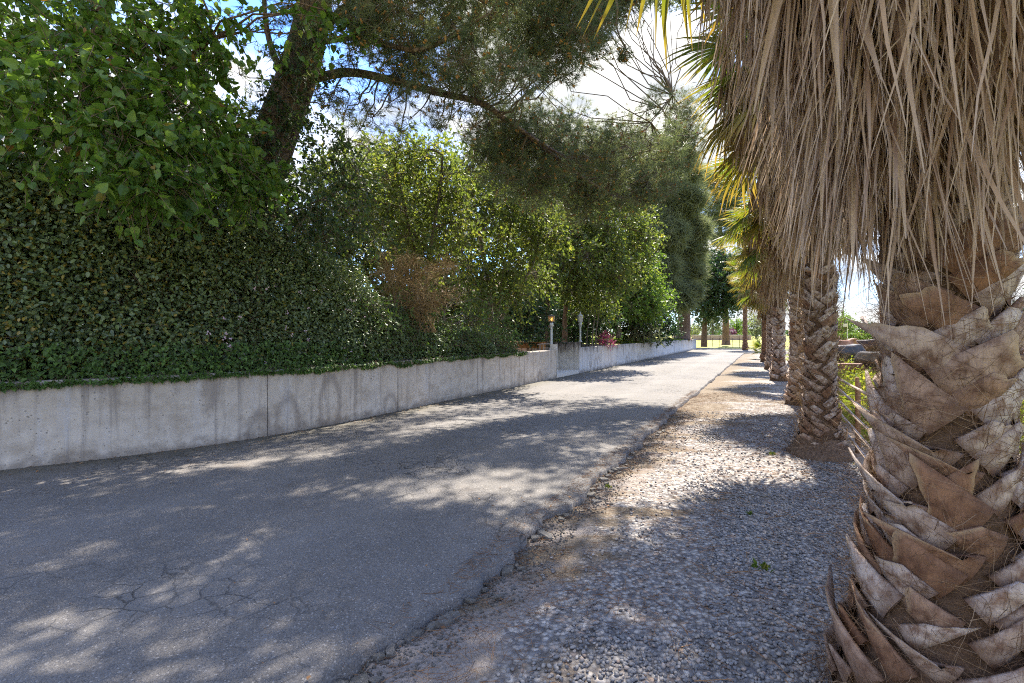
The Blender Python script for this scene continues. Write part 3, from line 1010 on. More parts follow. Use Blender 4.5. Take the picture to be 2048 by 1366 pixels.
# dry needles and leaf scraps on verge and drive
lb = MB()
n = 16000
s_ = 1.0 + 13 * rng.random(n)
t_ = -1.75 + 2.6 * rng.random(n) ** 1.3
k = fnoise(s_ * 1.0 + 20, t_ * 1.5 + 4) + np.clip((s_ - 3.4) * .05, 0, .12) + .25 * rng.random(n) > .57
s_, t_ = s_[k], t_[k]
n = len(s_)
pos = np.stack([s_ * U[0] + t_ * N[0], s_ * U[1] + t_ * N[1], np.where(t_ < edge_t(s_), .008, verge_z(s_, t_) + .016)], 1)
a = rng.random(n) * 6.28
d = np.stack([np.cos(a), np.sin(a), rng.normal(size=n) * .15], 1)
stick_scatter(lb, pos, pos + d * (.04 + .08 * rng.random(n))[:, None], .0022, np.repeat(rng.random(n), 6))
n = 900
s_, t_ = 1.0 + 16 * rng.random(n), np.where(rng.random(n) < .5, -1.5 + .9 * rng.normal(size=n) * .4, -6.2 + 4.6 * rng.random(n) ** 2.5)
pos = np.stack([s_ * U[0] + t_ * N[0], s_ * U[1] + t_ * N[1], np.where(t_ < edge_t(s_), .012, verge_z(s_, t_) + .02)], 1)
x, y, z = frames(np.concatenate([rng.normal(size=(n, 2)), rng.normal(size=(n, 1)) * .1], 1), np.array([0, 0, 1.0]) + rng.normal(size=(n, 3)) * .25)
scatter(lb, LEAF4, pos, x, y, z, .012 + .022 * rng.random(n) ** 2)
# scraps of dead frond below the palms, leaves gathered along the wall foot
n = 420
s_, t_ = 1.6 + 10 * rng.random(n), .9 - 1.3 * rng.random(n) ** 1.6
pos = np.stack([s_ * U[0] + t_ * N[0], s_ * U[1] + t_ * N[1], verge_z(s_, t_) + .024], 1)
a = rng.random(n) * 6.28
d = np.stack([np.cos(a), np.sin(a), rng.normal(size=n) * .08], 1)
stick_scatter(lb, pos, pos + d * (.05 + .2 * rng.random(n) ** 2)[:, None], .0045, np.repeat(.5 + .5 * rng.random(n), 6))
n = 700
q = rng.random(n)
base = np.stack([np.interp(q, np.linspace(0, 1, 9), NW[:, 0]), np.interp(q, np.linspace(0, 1, 9), NW[:, 1])], 1)
seg = np.clip((q * 8).astype(int), 0, 7)
td = unit(NW[1:] - NW[:-1])[seg]
base = base + np.stack([td[:, 1], -td[:, 0]], 1) * (.03 + .35 * rng.random(n) ** 2.2)[:, None]
pos = np.concatenate([base, np.full((n, 1), .012)], 1)
x, y, z = frames(np.concatenate([rng.normal(size=(n, 2)), rng.normal(size=(n, 1)) * .1], 1), np.array([0, 0, 1.0]) + rng.normal(size=(n, 3)) * .3)
scatter(lb, LEAF4, pos, x, y, z, .015 + .03 * rng.random(n) ** 2)
tag(lb.obj('leaf_litter', M['litter']), 'dry pine needles and leaf scraps on the gravel and the drive edge', 'leaf litter', kind='stuff')

# small weeds sprouting in the gravel
for q, (px, py, sc_, lab) in enumerate(((1526, 1130, .07, 'thin green weed sprouting from pebbles beside the largest palm base'),
                                        (1500, 1020, .045, 'small green weed in open grey pebbles up the verge'),
                                        (1215, 968, .05, 'little green weed at the broken asphalt edge'),
                                        (1545, 905, .06, 'green tuft growing at the flared base of the second palm'))):
    d = 1500 / (py - 668)
    c = P(px, py, d)
    c[2] = -.04
    o = thing('weed', c, lab, 'weed')
    b = MB()
    n = 16
    dr = unit(np.concatenate([rng.normal(size=(n, 2)) * .6, np.ones((n, 1))], 1))
    p0 = c + rng.normal(size=(n, 3)) * np.array([1, 1, 0]) * sc_ * .3
    x, y, z = frames(dr, rvec(n))
    scatter(b, LEAF4, p0 + dr * sc_ * .3 * rng.random((n, 1)), x, y, z, sc_ * .7 * (.6 + .7 * rng.random(n)))
    b.obj('leaves', M['grass'], o)

# ------------------------------------------------------------------ concrete walls
def arc(pts):
    return np.concatenate([[0], np.cumsum(np.linalg.norm(np.diff(pts, axis=0), axis=1))])

def wall_panels(root, path, cuts, mat, h=.97, th=.2, zb=-.15, core=True, gap=.005):
    """path in plan; every cut-to-cut length is a panel of its own with a recessed joint between"""
    L = arc(path)
    def at(a):
        p = np.array([np.interp(a, L, path[:, 0]), np.interp(a, L, path[:, 1])])
        q = np.array([np.interp(min(a + .05, L[-1]), L, path[:, 0]), np.interp(min(a + .05, L[-1]), L, path[:, 1])])
        p0 = np.array([np.interp(max(a - .05, 0), L, path[:, 0]), np.interp(max(a - .05, 0), L, path[:, 1])])
        t = unit(q - p0)
        return p, np.array([-t[1], t[0]])                     # back of the wall lies to the left of its run
    for a0, a1 in zip(cuts[:-1], cuts[1:]):
        b = MB()
        k = max(3, int((a1 - a0) / .3) + 1)
        us = np.linspace(a0 + gap, a1 - gap, k)
        V, UV = [], []
        dz = random.gauss(0, .003)
        for a in us:
            p, nb = at(a)
            w = (random.random() - .5) * .006
            for off, z in ((0, zb), (w, .3), (w * .5, .65), (0, h - .025 + dz), (.022, h + dz), (th - .02, h + dz), (th, h - .02 + dz), (th, zb)):
                V.append([*(p + nb * off), z])
                UV.append([a + (off if z > h - .01 else 0), z + (off if z > h - .01 else 0)])
        i, j = np.meshgrid(np.arange(k - 1), np.arange(7), indexing='ij')
        F = np.stack([i * 8 + j, (i + 1) * 8 + j, (i + 1) * 8 + j + 1, i * 8 + j + 1], -1).reshape(-1, 4)
        b.add(V, [F, np.array([[0, 1, 2, 3, 4, 5, 6, 7]]), np.array([[(k - 1) * 8 + q for q in range(8)][::-1]])])
        b.obj('panel', mat, root, False, np.array(UV))
    if core:
        b = MB()
        k = int(L[-1] / .4)
        V = []
        for a in np.linspace(.02, L[-1] - .02, k):
            p, nb = at(a)
            V += [[*(p + nb * .014), zb], [*(p + nb * .014), h - .03], [*(p + nb * (th - .014)), h - .03], [*(p + nb * (th - .014)), zb]]
        i, j = np.meshgrid(np.arange(k - 1), np.arange(3), indexing='ij')
        F = np.stack([i * 4 + j, (i + 1) * 4 + j, (i + 1) * 4 + j + 1, i * 4 + j + 1], -1).reshape(-1, 4)
        b.add(V, F)
        b.obj('joint_filler', M['concrete_core'], root)

near_wall = smooth_path([(-9.5, 3.4), (-7.4, 4.4), (-5.63, 5.5), (-4.36, 6.45), (-3.5, 7.45), (-2.7, 8.8), (-2.0, 10.15), (-1.41, 11.36), (.1, 14.25), (1.5, 17.0)], 6)
Lw = arc(near_wall)
def arc_at_px(px):
    pxs = 1024 + 1000 * near_wall[:, 0] / near_wall[:, 1]
    return float(np.interp(px, pxs, Lw))
cuts = [0, arc_at_px(-160), arc_at_px(535), arc_at_px(722), arc_at_px(795), arc_at_px(940), arc_at_px(1039), Lw[-1] - .004]
w1 = thing('concrete_wall', (-1.41, 11.36, 0), 'long curved board-marked concrete retaining wall under the hedge, nearest the camera', 'wall')
wall_panels(w1, near_wall, cuts, M['concrete'], .965)
far_wall = np.array([np.array([2.65, 19.3]) + (np.array([18.6, 50.5]) - np.array([2.65, 19.3])) * u for u in np.linspace(0, 1, 30)])
Lf = arc(far_wall)
w2 = thing('concrete_wall', (2.65, 19.3, 0), 'pale concrete retaining wall with dark drip stains running away beyond the gate gap', 'wall')
fc = [0.0, 2.2, 5.2] + list(np.arange(8.8, Lf[-1] - 2, 3.6)) + [Lf[-1] - .004]
wall_panels(w2, far_wall, fc, M['concrete_far'], .985)
# the end of the far wall turns back
endw = np.array([far_wall[-1] + np.array([-.891, .454]) * u + np.array([0, .06]) for u in np.linspace(.05, 5, 8)])
w2b = MB()
ret = np.array([np.array([2.65, 19.3]) + np.array([-.891, .454]) * u + np.array([.454, .891]) * .005 for u in np.linspace(-.02, 3.6, 10)])
w3 = thing('return_wall', (1.76, 19.75, 0), 'taller dark topped concrete return wall inside the gap between the two road walls', 'wall')
def return_panels(root, path, cuts, mat, h):
    wall_panels(root, path, cuts, mat, h, .2, -.15, False)
return_panels(w3, ret, [0.0, 1.9, 3.6], M['concrete_far'], 1.19)
return_panels(w2, endw, [0.0, 2.4, 4.9], M['concrete_far'], .98)
# pale jamb at the gap end of the near wall and at the lamp
b = MB()
jb = np.array([1.5, 17.0])
box(b, [*(jb + U * .035 + np.array([-N[0], -N[1]]) * .1), .49], (.06, .24, 1.32), (*U, 0), (*N, 0))
tag(b.obj('wall_jamb', M['cap']), 'thin pale upright edging the wall end left of the gap', 'jamb')
b = MB()
tv = np.array([2.65, 19.3])
pts = [(1.53, 17.06), (2.64, 19.28), (1.75, 19.70), (.64, 17.5)]
V = [[x_, y_, z_] for z_ in (-.1, .13) for x_, y_ in pts]
b.add(V, np.array([[4, 5, 6, 7], [0, 1, 5, 4], [1, 2, 6, 5], [2, 3, 7, 6], [3, 0, 4, 7]]))
tag(b.obj('door_step', M['cap']), 'pale concrete step filling the gap between the two road walls', 'step')

# raised garden behind the walls
def back_line(path, off):
    t = unit(np.gradient(path, axis=0))
    return path + np.stack([-t[:, 1], t[:, 0]], 1) * off
def terrace(name, path, z0, z1, mat, depth=60, n=14):
    a = back_line(path, .19)
    V, k = [], len(a)
    us = np.concatenate([[0], np.geomspace(.4, depth, n)])
    for q, p in enumerate(a):
        for u in us:
            zz = z0 + (z1 - z0) * min(1, u / 14) + (.08 * (fnoise(p[0] + u, p[1]) - .5) if u > .3 else 0)
            V.append([p[0] - .891 * u, p[1] + .454 * u, zz])
    m = len(us)
    i, j = np.meshgrid(np.arange(k - 1), np.arange(m - 1), indexing='ij')
    F = np.stack([i * m + j, (i + 1) * m + j, (i + 1) * m + j + 1, i * m + j + 1], -1).reshape(-1, 4)
    return sheet(name, np.array(V), F, mat)
terrace('garden_bed', near_wall, .86, 1.0, M['soil'])
terrace('garden_bed', far_wall[:9], .9, 1.05, M['soil'], 50)
terrace('lawn', far_wall[8:], .93, 1.15, M['lawn'], 50)

# ------------------------------------------------------------------ hedge and ivy over the near wall
nw = back_line(near_wall, .12)
tdir = unit(np.gradient(near_wall, axis=0))
def hedge_pt(a, depth, z):
    i = np.interp(a, Lw, np.arange(len(Lw)))
    p = np.stack([np.interp(i, np.arange(len(Lw)), near_wall[:, 0]), np.interp(i, np.arange(len(Lw)), near_wall[:, 1])], -1)
    t = unit(np.stack([np.interp(i, np.arange(len(Lw)), tdir[:, 0]), np.interp(i, np.arange(len(Lw)), tdir[:, 1])], -1))
    nb = np.stack([-t[..., 1], t[..., 0]], -1)
    xy = p + nb * depth[..., None]
    return np.concatenate([xy, z[..., None]], -1), np.concatenate([-nb, np.zeros(nb.shape[:-1] + (1,))], -1)
a_h0, a_h1 = arc_at_px(-330), arc_at_px(1048)
hroot = thing('hedge', (-4.2, 7.0, .95), 'tall dense clipped hedge of small dark glossy leaves standing on the near wall', 'hedge')
def hedge_top(a):
    z = np.interp(a, [arc_at_px(q) for q in (-330, 420, 560, 650, 730, 820, 930, 1048)], [3.8, 3.6, 3.35, 3.1, 2.75, 2.15, 1.75, 1.15])
    return z + .5 * (fnoise(a * 1.2, a * 0 + 2) - .5) * np.clip((z - 1) / 1.5, .2, 1)
n = 92000
a = a_h0 + (a_h1 - a_h0) * rng.random(n) ** 1.25
zt = hedge_top(a)
z = .98 + (zt - .98) * rng.random(n)
bulge = .42 * fnoise(a * 1.3, z * 1.5 + 5) + .20 * fnoise(a * 4.5, z * 4.5) - .12 - .25 * np.clip((z - zt + .5) / .5, 0, 1) ** 2
lay = rng.random(n) ** 1.5 * .9
dep = .04 + .34 - bulge + lay
pos, out = hedge_pt(a, dep, z)
ld = unit(out * .55 + rng.normal(size=(n, 3)) * .55 + np.array([0, 0, -.15]))
nr = unit(out * .65 + np.array([0, 0, .55]) + rng.normal(size=(n, 3)) * .5)
sz = (.058 + .17 * np.clip(lay - .25, 0, 1)) * (.6 + .75 * rng.random(n)) * (1 - .25 * (a - a_h0) / (a_h1 - a_h0))
x, y, zz_ = frames(ld, nr)
rn = np.clip(rng.random(n) * .94 * (.75 + .5 * (1 - (a - a_h0) / (a_h1 - a_h0))) + (rng.random(n) > .9965) * .5, 0, 1)
key = np.where((np.abs(pos[:, 0] / pos[:, 1]) < 1.02) & (lay < .06), sz / pos[:, 1], 0)
big = np.argsort(-key)[:300]
keep = np.ones(n, bool)
keep[big] = False
b = MB()
near_half = keep & (a < arc_at_px(420)) & (lay < .16)
scatter(b, OVAL, pos[near_half], x[near_half], y[near_half], zz_[near_half], sz[near_half], rn[near_half])
far_half = keep & ~near_half
scatter(b, LEAF4, pos[far_half], x[far_half], y[far_half], zz_[far_half], sz[far_half] * 1.1, rn[far_half])
hl = tag(b.obj('leaves', M['hedge'], hroot), kind='stuff')
vari = []
for q in range(8):
    b = MB()
    b.add(OVAL[0], OVAL[1], (q + .5) / 8 * .85, OVAL[2])
    vari.append(b.mesh('leaf', M['hedge']))
for i in big:
    link('leaf', vari[int(i) % 8], hl, mat4(x[i], y[i], zz_[i], pos[i], sz[i]))
# oversized leaves added deep in the hedge, a backing that blocks the sky
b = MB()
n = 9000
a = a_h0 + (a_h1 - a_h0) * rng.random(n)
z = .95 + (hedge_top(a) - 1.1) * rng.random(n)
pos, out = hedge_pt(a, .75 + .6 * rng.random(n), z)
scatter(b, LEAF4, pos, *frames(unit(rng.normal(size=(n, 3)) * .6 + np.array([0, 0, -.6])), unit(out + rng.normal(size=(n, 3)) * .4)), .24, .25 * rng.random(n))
tag(b.obj('backing_leaves', M['hedge'], hroot), kind='stuff')
# the twiggy inside
b = MB()
n = 2600
a = a_h0 + (a_h1 - a_h0) * rng.random(n)
z = 1.0 + (hedge_top(a) - 1.2) * rng.random(n)
p0, out = hedge_pt(a, .45 + .5 * rng.random(n), z)
p1 = p0 + unit(out * .7 + rng.normal(size=(n, 3)) * .5 + np.array([0, 0, .4])) * (.25 + .3 * rng.random(n))[:, None]
stick_scatter(b, p0, p1, .006, np.repeat(rng.random(n), 6))
for q in range(26):
    aa = a_h0 + (a_h1 - a_h0) * (q + random.random()) / 26
    p, _ = hedge_pt(np.array([aa, aa]), np.array([.75, .7]), np.array([.95, 3.1]))
    limb(b, p[0], p[0] + (p[1] - p[0]) * min(1, float(hedge_top(np.array([aa]))[0] - 1.2) / 2.15) + rng.normal(size=3) * .2, .03, .012, .0, 6, 6, .12)
n = 240
a = a_h0 + (a_h1 - a_h0) * rng.random(n) ** .7
z = 1.0 + (hedge_top(a) - 1.0) * rng.random(n)
p0, out = hedge_pt(a, .22 - .2 * rng.random(n), z)
stick_scatter(b, p0, p0 + unit(out * .35 + rng.normal(size=(n, 3)) * np.array([.7, .7, .5])) * (.12 + .28 * rng.random(n))[:, None], .005, np.repeat(.8 + .2 * rng.random(n), 6))
tag(b.obj('branches', M['twig'], hroot), kind='stuff')
# tiny pink blossoms towards the far end of the hedge
b = MB()
n = 34
a = arc_at_px(420) + (arc_at_px(740) - arc_at_px(420)) * rng.random(n)
z = 1.05 + 1.3 * rng.random(n) ** 1.3
pos, out = hedge_pt(a, np.full(n, .1), z)
x, y, zz_ = frames(rvec(n), out)
for q in range(5):
    scatter(b, LEAF4, pos + rng.normal(size=(n, 3)) * .012, *frames(rvec(n), out), .032)
blossom = M.setdefault('blossom', leaf_mat('pale_pink_petal', [(0, (.62, .42, .5)), (1, (.75, .6, .66))], trans=.3, tcol=(1, .9, 1)))
tag(b.obj('blossoms', blossom, hroot), kind='stuff')

# ivy hanging over the wall top
iroot = thing('ivy', (-3.2, 7.6, .97), 'bright green ivy spilling over the top of the near wall under the hedge', 'ivy')
a_i1 = arc_at_px(1052)
n = 12000
a = a_h0 + (a_i1 - a_h0) * rng.random(n) ** .85
far_u = np.clip((a - arc_at_px(735) + .8) / 2.0, 0, 1)
hang = .015 + .10 * fnoise(a * 2.3, a * 0 + 8) ** 1.6 + .16 * np.clip(fnoise(a * 6.1, a * 0 + 3) - .62, 0, 1)
top = .04 + .24 * fnoise(a * 1.1, a * 0 + 4) + .35 * far_u
z = .97 - hang + (hang + top + .25) * rng.random(n) ** 1.9
dep = .06 - .10 * np.sin(np.clip((z - .8) / .5, 0, 1) * math.pi) * fnoise(a * 3, z * 3) + .2 * rng.random(n) ** 1.6 + far_u * rng.random(n) * 1.2 * (z > .98)
dep = np.where(z < .98, np.minimum(dep, -.018), dep)
pos, out = hedge_pt(a, dep, z)
ld = unit(out * .5 + rng.normal(size=(n, 3)) * .5 + np.array([0, 0, -.5]))
nr = unit(out * .8 + np.array([0, 0, .5]) + rng.normal(size=(n, 3)) * .4)
b = MB()
scatter(b, IVY, pos, *frames(ld, nr), .052 * (.55 + .8 * rng.random(n)))
tag(b.obj('leaves', M['ivy'], iroot), kind='stuff')
b = MB()
n = 420
a = a_h0 + (a_i1 - a_h0) * rng.random(n)
z0 = .96 + .06 * rng.random(n)
p0, out = hedge_pt(a, np.full(n, .02), z0)
p1 = p0 + out * .06 + np.stack([rng.normal(size=n) * .06, rng.normal(size=n) * .06, -.02 - .10 * rng.random(n)], 1)
stick_scatter(b, p0, p1, .004, np.repeat(rng.random(n), 6))
tag(b.obj('stems', M['twig'], iroot), kind='stuff')
# a weed and a hanging shoot on the wall
c = P(578, 862, 7.75); c[2] = 0
o = thing('grass_tuft', c, 'lone thin grass tuft growing at the foot of the near wall', 'grass tuft')
b = MB()
n = 9
scatter(b, LEAF4, c + rng.normal(size=(n, 3)) * np.array([.02, .02, 0]), *frames(unit(np.stack([rng.normal(size=n) * .35, rng.normal(size=n) * .35, np.ones(n)], 1)), rvec(n)), np.array([.16, .2, .12, .1, .22, .15, .11, .18, .09]))
b.V[0] = (b.V[0] - c) * np.array([1, 1, 1]) + c
b.obj('blades', M['grass'], o)

# ivy clump beyond the hedge, before the gap
def clumps(lst, d=None):
    return [(P(*q[:3]), q[3], q[4]) for q in lst]
iv2 = [(770, 650, 9.9, .42, 60), (830, 655, 10.6, .45, 60), (890, 650, 11.6, .5, 70), (945, 640, 12.6, .55, 80), (1000, 660, 14.2, .45, 60),
       (730, 610, 9.4, .45, 60), (980, 610, 13.6, .6, 80), (930, 590, 12.8, .5, 50), (1020, 665, 15.0, .35, 40), (860, 610, 11.5, .4, 40), (790, 610, 10.4, .35, 40)]
broadleaf('ivy_mound', 'dark ivy mound heaped behind the wall between hedge and gap', 'ivy', None,
          [([P(880, 700, 11.9), P(885, 660, 11.9), P(890, 620, 12.0)], .05, .02)], clumps(iv2), M['ivy'], M['greybark'], .075, IVY, 7, .3, .8, .5, limb_r=.015)

# ------------------------------------------------------------------ broadleaf trees on the left
near_c = [(-40, 20, 5.6), (60, 20, 6.0), (160, 10, 5.7), (260, 30, 6.1), (360, 20, 6.5), (420, 60, 6.9), (20, 120, 5.5), (120, 110, 5.3), (220, 110, 5.6), (310, 110, 6.0),
          (400, 130, 6.6), (60, 210, 5.4), (150, 200, 5.2), (240, 200, 5.4), (330, 210, 5.8), (410, 220, 6.4), (130, 280, 5.3), (230, 280, 5.2), (310, 300, 5.5), (400, 300, 6.0),
          (460, 290, 6.5), (270, 345, 5.4), (480, 330, 6.6), (350, 360, 5.7), (-60, 180, 5.6), (20, 290, 5.8), (500, 350, 6.8)]
cl = [(P(x_, y_, d_), .40, 30) for x_, y_, d_ in near_c]
cl += [(P(x_, y_, d_ + 1.5), .62, 36) for x_, y_, d_ in near_c[::2]]
cl += [(P(x_, y_, d_), .8, 30) for x_, y_, d_ in ((-250, -80, 5.6), (-100, -120, 6.4), (60, -110, 6.0), (220, -130, 6.2), (380, -110, 6.8), (-160, 60, 6.2), (0, -280, 6.6), (260, -280, 6.8), (440, -240, 7.2), (-260, 180, 6))]  # clumps out of frame, put in for shading
cl += [(P(650, 20, 7.0), .26, 14), (P(600, 10, 7.0), .24, 9), (P(690, 60, 7.1), .22, 9), (P(560, 60, 7.0), .2, 6)]
broadleaf('broadleaf_tree', 'bright green broad-leaved tree drooping over the hedge at the upper left', 'tree', None,
          [([P(60, 720, 7.9), P(90, 480, 7.7), P(160, 260, 7.3), P(200, 40, 7.1), P(240, -220, 7.0)], .17, .05), ([P(90, 480, 7.7), P(20, 260, 7.0), P(-60, 60, 6.6)], .09, .03), ([P(140, 330, 7.5), P(300, 180, 7.0), P(420, 80, 7.0)], .08, .025)],
          cl, M['bigleaf'], M['brownbark'], .115, HEART, 8, .42, 1.0, .45, own=300, limb_r=.018)

# ivy climbing the leaning pine
iv3 = [(540, 300, 8.3, .42, 50), (560, 240, 8.2, .34, 34), (510, 370, 8.4, .5, 60), (590, 350, 8.2, .4, 45), (540, 430, 8.3, .55, 70), (620, 420, 8.4, .5, 55), (680, 340, 8.2, .36, 34), (650, 290, 8.1, .32, 26),
       (700, 280, 8.2, .28, 22), (690, 420, 8.6, .5, 55), (470, 300, 8.3, .34, 26), (740, 470, 9.2, .45, 45), (600, 480, 8.4, .5, 60), (720, 360, 8.5, .3, 24), (660, 480, 8.6, .5, 60), (500, 220, 8.3, .22, 14), (570, 190, 8.1, .24, 20), (600, 140, 8.1, .22, 16), (620, 240, 8.1, .28, 24), (545, 150, 8.2, .2, 12), (660, 180, 8.1, .2, 12), (620, 60, 8.1, .22, 14), (580, 90, 8.1, .2, 12)]
broadleaf('climbing_ivy', 'dark ivy clothing the leaning pine trunk above the hedge', 'ivy', None,
          [([P(520, 690, 8.75), P(530, 430, 8.45), P(560, 300, 8.25), P(590, 200, 8.15)], .03, .012), ([P(560, 430, 8.5), P(680, 380, 8.4), P(740, 300, 8.3)], .02, .008)],
          clumps(iv3), M['darkivy'], M['greybark'], .085, IVY, 8, .34, 1.1, .5, limb_r=.012)

# ------------------------------------------------------------------ the big leaning pine over the drive
proot = thing('pine_tree', P(490, 660, 9.0), 'big leaning pine with orange pollen cones and a long arching bough over the drive', 'pine tree')
trunk = smooth_path([P(478, 720, 9.0), P(505, 430, 8.8), P(552, 270, 8.6), P(605, 120, 8.5), P(640, -40, 8.4), P(690, -260, 8.2), P(720, -520, 8.0)], 8)
bl = [smooth_path([P(622, 158, 8.4), P(700, 145, 8.2), P(790, 162, 8.0), P(880, 186, 7.8), P(960, 205, 7.8), P(1010, 238, 8.3), P(1080, 290, 9.3), P(1160, 350, 10.6), P(1230, 395, 11.8)], 6),
      smooth_path([P(640, 85, 8.4), P(700, 76, 8.1), P(770, 88, 7.7), P(840, 100, 7.3), P(930, 60, 7.0)], 6),
      smooth_path([P(645, 60, 8.4), P(700, 10, 8.0), P(800, -20, 7.5), P(950, -60, 7.1), P(1100, -70, 6.9), P(1230, -10, 6.9)], 6),
      smooth_path([P(690, -160, 8.3), P(850, -220, 7.6), P(1050, -240, 7.4), P(1250, -170, 8.0), P(1400, -120, 8.4)], 6),
      smooth_path([P(1010, 238, 8.3), P(1130, 312, 9.8), P(1210, 312, 11), P(1280, 270, 12.2), P(1345, 190, 13.2)], 6),
      smooth_path([P(596, 190, 8.4), P(552, 120, 8.1), P(530, 30, 7.9), P(528, -120, 7.7)], 6),
      smooth_path([P(690, -160, 8.2), P(600, -300, 7.0), P(560, -420, 6.0), P(600, -560, 5.2)], 6),
      smooth_path([P(640, 0, 8.4), P(760, -180, 6.6), P(860, -330, 5.6), P(980, -420, 5.0)], 6)]
tb = MB()
tube(tb, trunk, np.interp(np.linspace(0, 1, len(trunk)), [0, .5, 1], [.42, .31, .12]), 14)
tb.obj('trunk', M['pinebark'], proot, True)
for q, (p, r0, r1) in enumerate(zip(bl, (.078, .05, .07, .09, .035, .07, .09, .09), (.022, .03, .03, .03, .01, .02, .025, .025))):
    b = MB()
    tube(b, p, np.linspace(r0, r1, len(p)), 8)
    b.obj('bough', M['pinebark'], proot, True)
def between(n, xs, up, lo, x0, x1):
    out = []
    for q in range(n):
        x_ = x0 + (x1 - x0) * (q + random.random()) / n
        a_, b_ = np.interp(x_, xs, up), np.interp(x_, xs, lo)
        out.append((x_, a_ + (b_ - a_) * random.random()))
    return out
V_ = [(x_, y_, 6.8 + 2.3 * random.random() - (x_ - 700) / 560 * .3, .38 + .16 * random.random()) for x_, y_ in between(74, [690, 800, 900, 1000, 1100, 1200, 1260], [-30, -30, -30, -30, -30, -30, -30], [120, 150, 195, 200, 140, 70, 15], 690, 1250)]
V_ += [(x_, y_, 8.2 + (x_ - 960) / 400 * 5.0 + 1.2 * random.random(), (.38 + .2 * random.random()) * (1 + (x_ - 960) / 400 * .5)) for x_, y_ in between(80, [960, 1000, 1100, 1200, 1300, 1350, 1390], [250, 235, 250, 275, 225, 190, 185], [300, 350, 395, 425, 390, 340, 270], 965, 1385)]
V_ += [(1200, 285, 9.2, .45), (1250, 290, 9.0, .45), (1300, 300, 9.2, .42), (1330, 330, 9.5, .42), (1160, 330, 9.2, .45), (1220, 350, 9.6, .45), (1350, 270, 9.5, .4), (1230, 5, 13.5, .5), (1200, 20, 13, .5), (1150, 245, 15, .8), (1200, 275, 15.5, .8), (1100, 255, 14, .75), (1250, 265, 15.5, .8), (1050, 250, 13.5, .7), (1000, 235, 12.5, .6), (1080, 200, 14, .5), (1290, 280, 16, .8), (1180, 330, 15, .8), (1000, 100, 12.5, .8), (1060, 90, 13, .8), (1100, 40, 13.5, .8), (940, 120, 12, .8), (880, 80, 11.5, .8), (820, 60, 11, .8), (760, 40, 10.5, .7), (1020, 20, 13, .8), (950, 30, 12.5, .8), (1040, 150, 13.5, .7), (980, 160, 12.5, .6), (900, 140, 11.5, .6), (1320, 190, 13, .35), (1300, 215, 12.6, .35), (1110, 90, 7.3, .3), (1140, 60, 7.2, .3), (1180, 75, 7.2, .24), (1085, 150, 7.4, .2)]
wisp = [(660, 190, 8, .3), (720, 190, 7.9, .32), (780, 205, 7.9, .32), (840, 220, 7.9, .32), (900, 235, 7.9, .34), (950, 255, 8, .34), (760, 140, 7.4, .26), (830, 160, 7.3, .26), (900, 175, 7.3, .26), (690, 135, 7.7, .24), (800, 260, 8.4, .3), (720, 260, 8.4, .3), (1130, 150, 7.4, .2), (600, 60, 7.9, .26), (570, 20, 7.9, .3), (620, 130, 7.9, .22), (560, 110, 7.9, .22), (500, 60, 7.9, .34), (480, 150, 7.9, .34), (525, 190, 8.1, .3), (690, 225, 8.1, .3), (745, 235, 8.1, .28), (660, 210, 8.1, .24), (550, 40, 7.8, .3), (880, 240, 7.9, .24), (480, 230, 8, .28), (700, 110, 7.9, .3), (640, 60, 8.1, .25), (1250, 110, 7.1, .12)]
over = [(680, -60, 7.8), (800, -80, 7.4), (930, -90, 7.1), (1060, -90, 7.0), (1180, -80, 6.9), (760, -200, 7.4), (900, -220, 7.2), (1040, -240, 7.0), (1180, -230, 6.8), (1290, -180, 6.7), (620, -220, 7.2),
        (640, -350, 6.8), (780, -360, 6.0), (900, -360, 5.6), (1000, -430, 5.1), (600, -470, 5.6), (620, -600, 5.1), (480, -140, 7.4), (820, -480, 7.2), (950, -520, 6.4), (720, -520, 6.6), (1120, -380, 6.4), (1250, -360, 6.2), (860, -300, 6.6),
        (500, -320, 6.8), (380, -260, 7.2), (1100, -520, 5.6), (700, -680, 5.6), (860, -640, 5.4), (900, -160, 9.5), (1000, -120, 10.5), (1100, -160, 11), (800, -150, 9.5), (950, -260, 10), (1060, -280, 10.5), (1180, -100, 9.5), (700, -180, 9.5), (860, -330, 9), (540, -60, 8.2), (640, -120, 8.8), (1000, -360, 9), (1050, -70, 12), (1150, -50, 12.6), (1250, -60, 12.8), (1100, -170, 13.4), (1230, -190, 13.6), (950, -60, 11), (1330, -120, 13), (1350, -75, 7.4), (1420, -100, 8.5), (1300, -120, 8), (1240, -110, 8), (1380, -170, 8.5), (1180, -60, 8.2), (1450, -190, 9), (1300, -230, 9), (1340, -60, 9.5), (1280, -50, 9.5), (1400, -300, 8), (1500, -230, 8), (1220, -200, 9), (1330, -350, 7.4), (1254, -45, 13.5), (1200, -60, 13), (1300, -50, 14.5), (1340, -20, 15), (1150, -50, 12.5), (1100, -60, 12), (1050, -50, 11.5), (1000, -60, 11), (1280, -130, 15), (1180, -150, 14.5), (1380, -60, 15.5)]
cl = [(P(x_, y_, d_), r_, int(20 + 160 * r_ * r_)) for x_, y_, d_, r_ in V_] + [(P(x_, y_, d_), r_, 17) for x_, y_, d_, r_ in wisp]
n_seen = len(cl)
cl += [(P(x_, y_, d_), .66, 130) for x_, y_, d_ in over]  # upper crown above the frame, unseen, placed for its shade on the drive
OVERT = [tuft_tpl(9, 70 + q, .10, 1.0, .5) for q in range(4)]
TUFTS = [tuft_tpl(18, q, .034, 1.05, .45) for q in range(4)]
nb, pb, wb, cb = MB(), MB(), MB(), MB()
cones = []
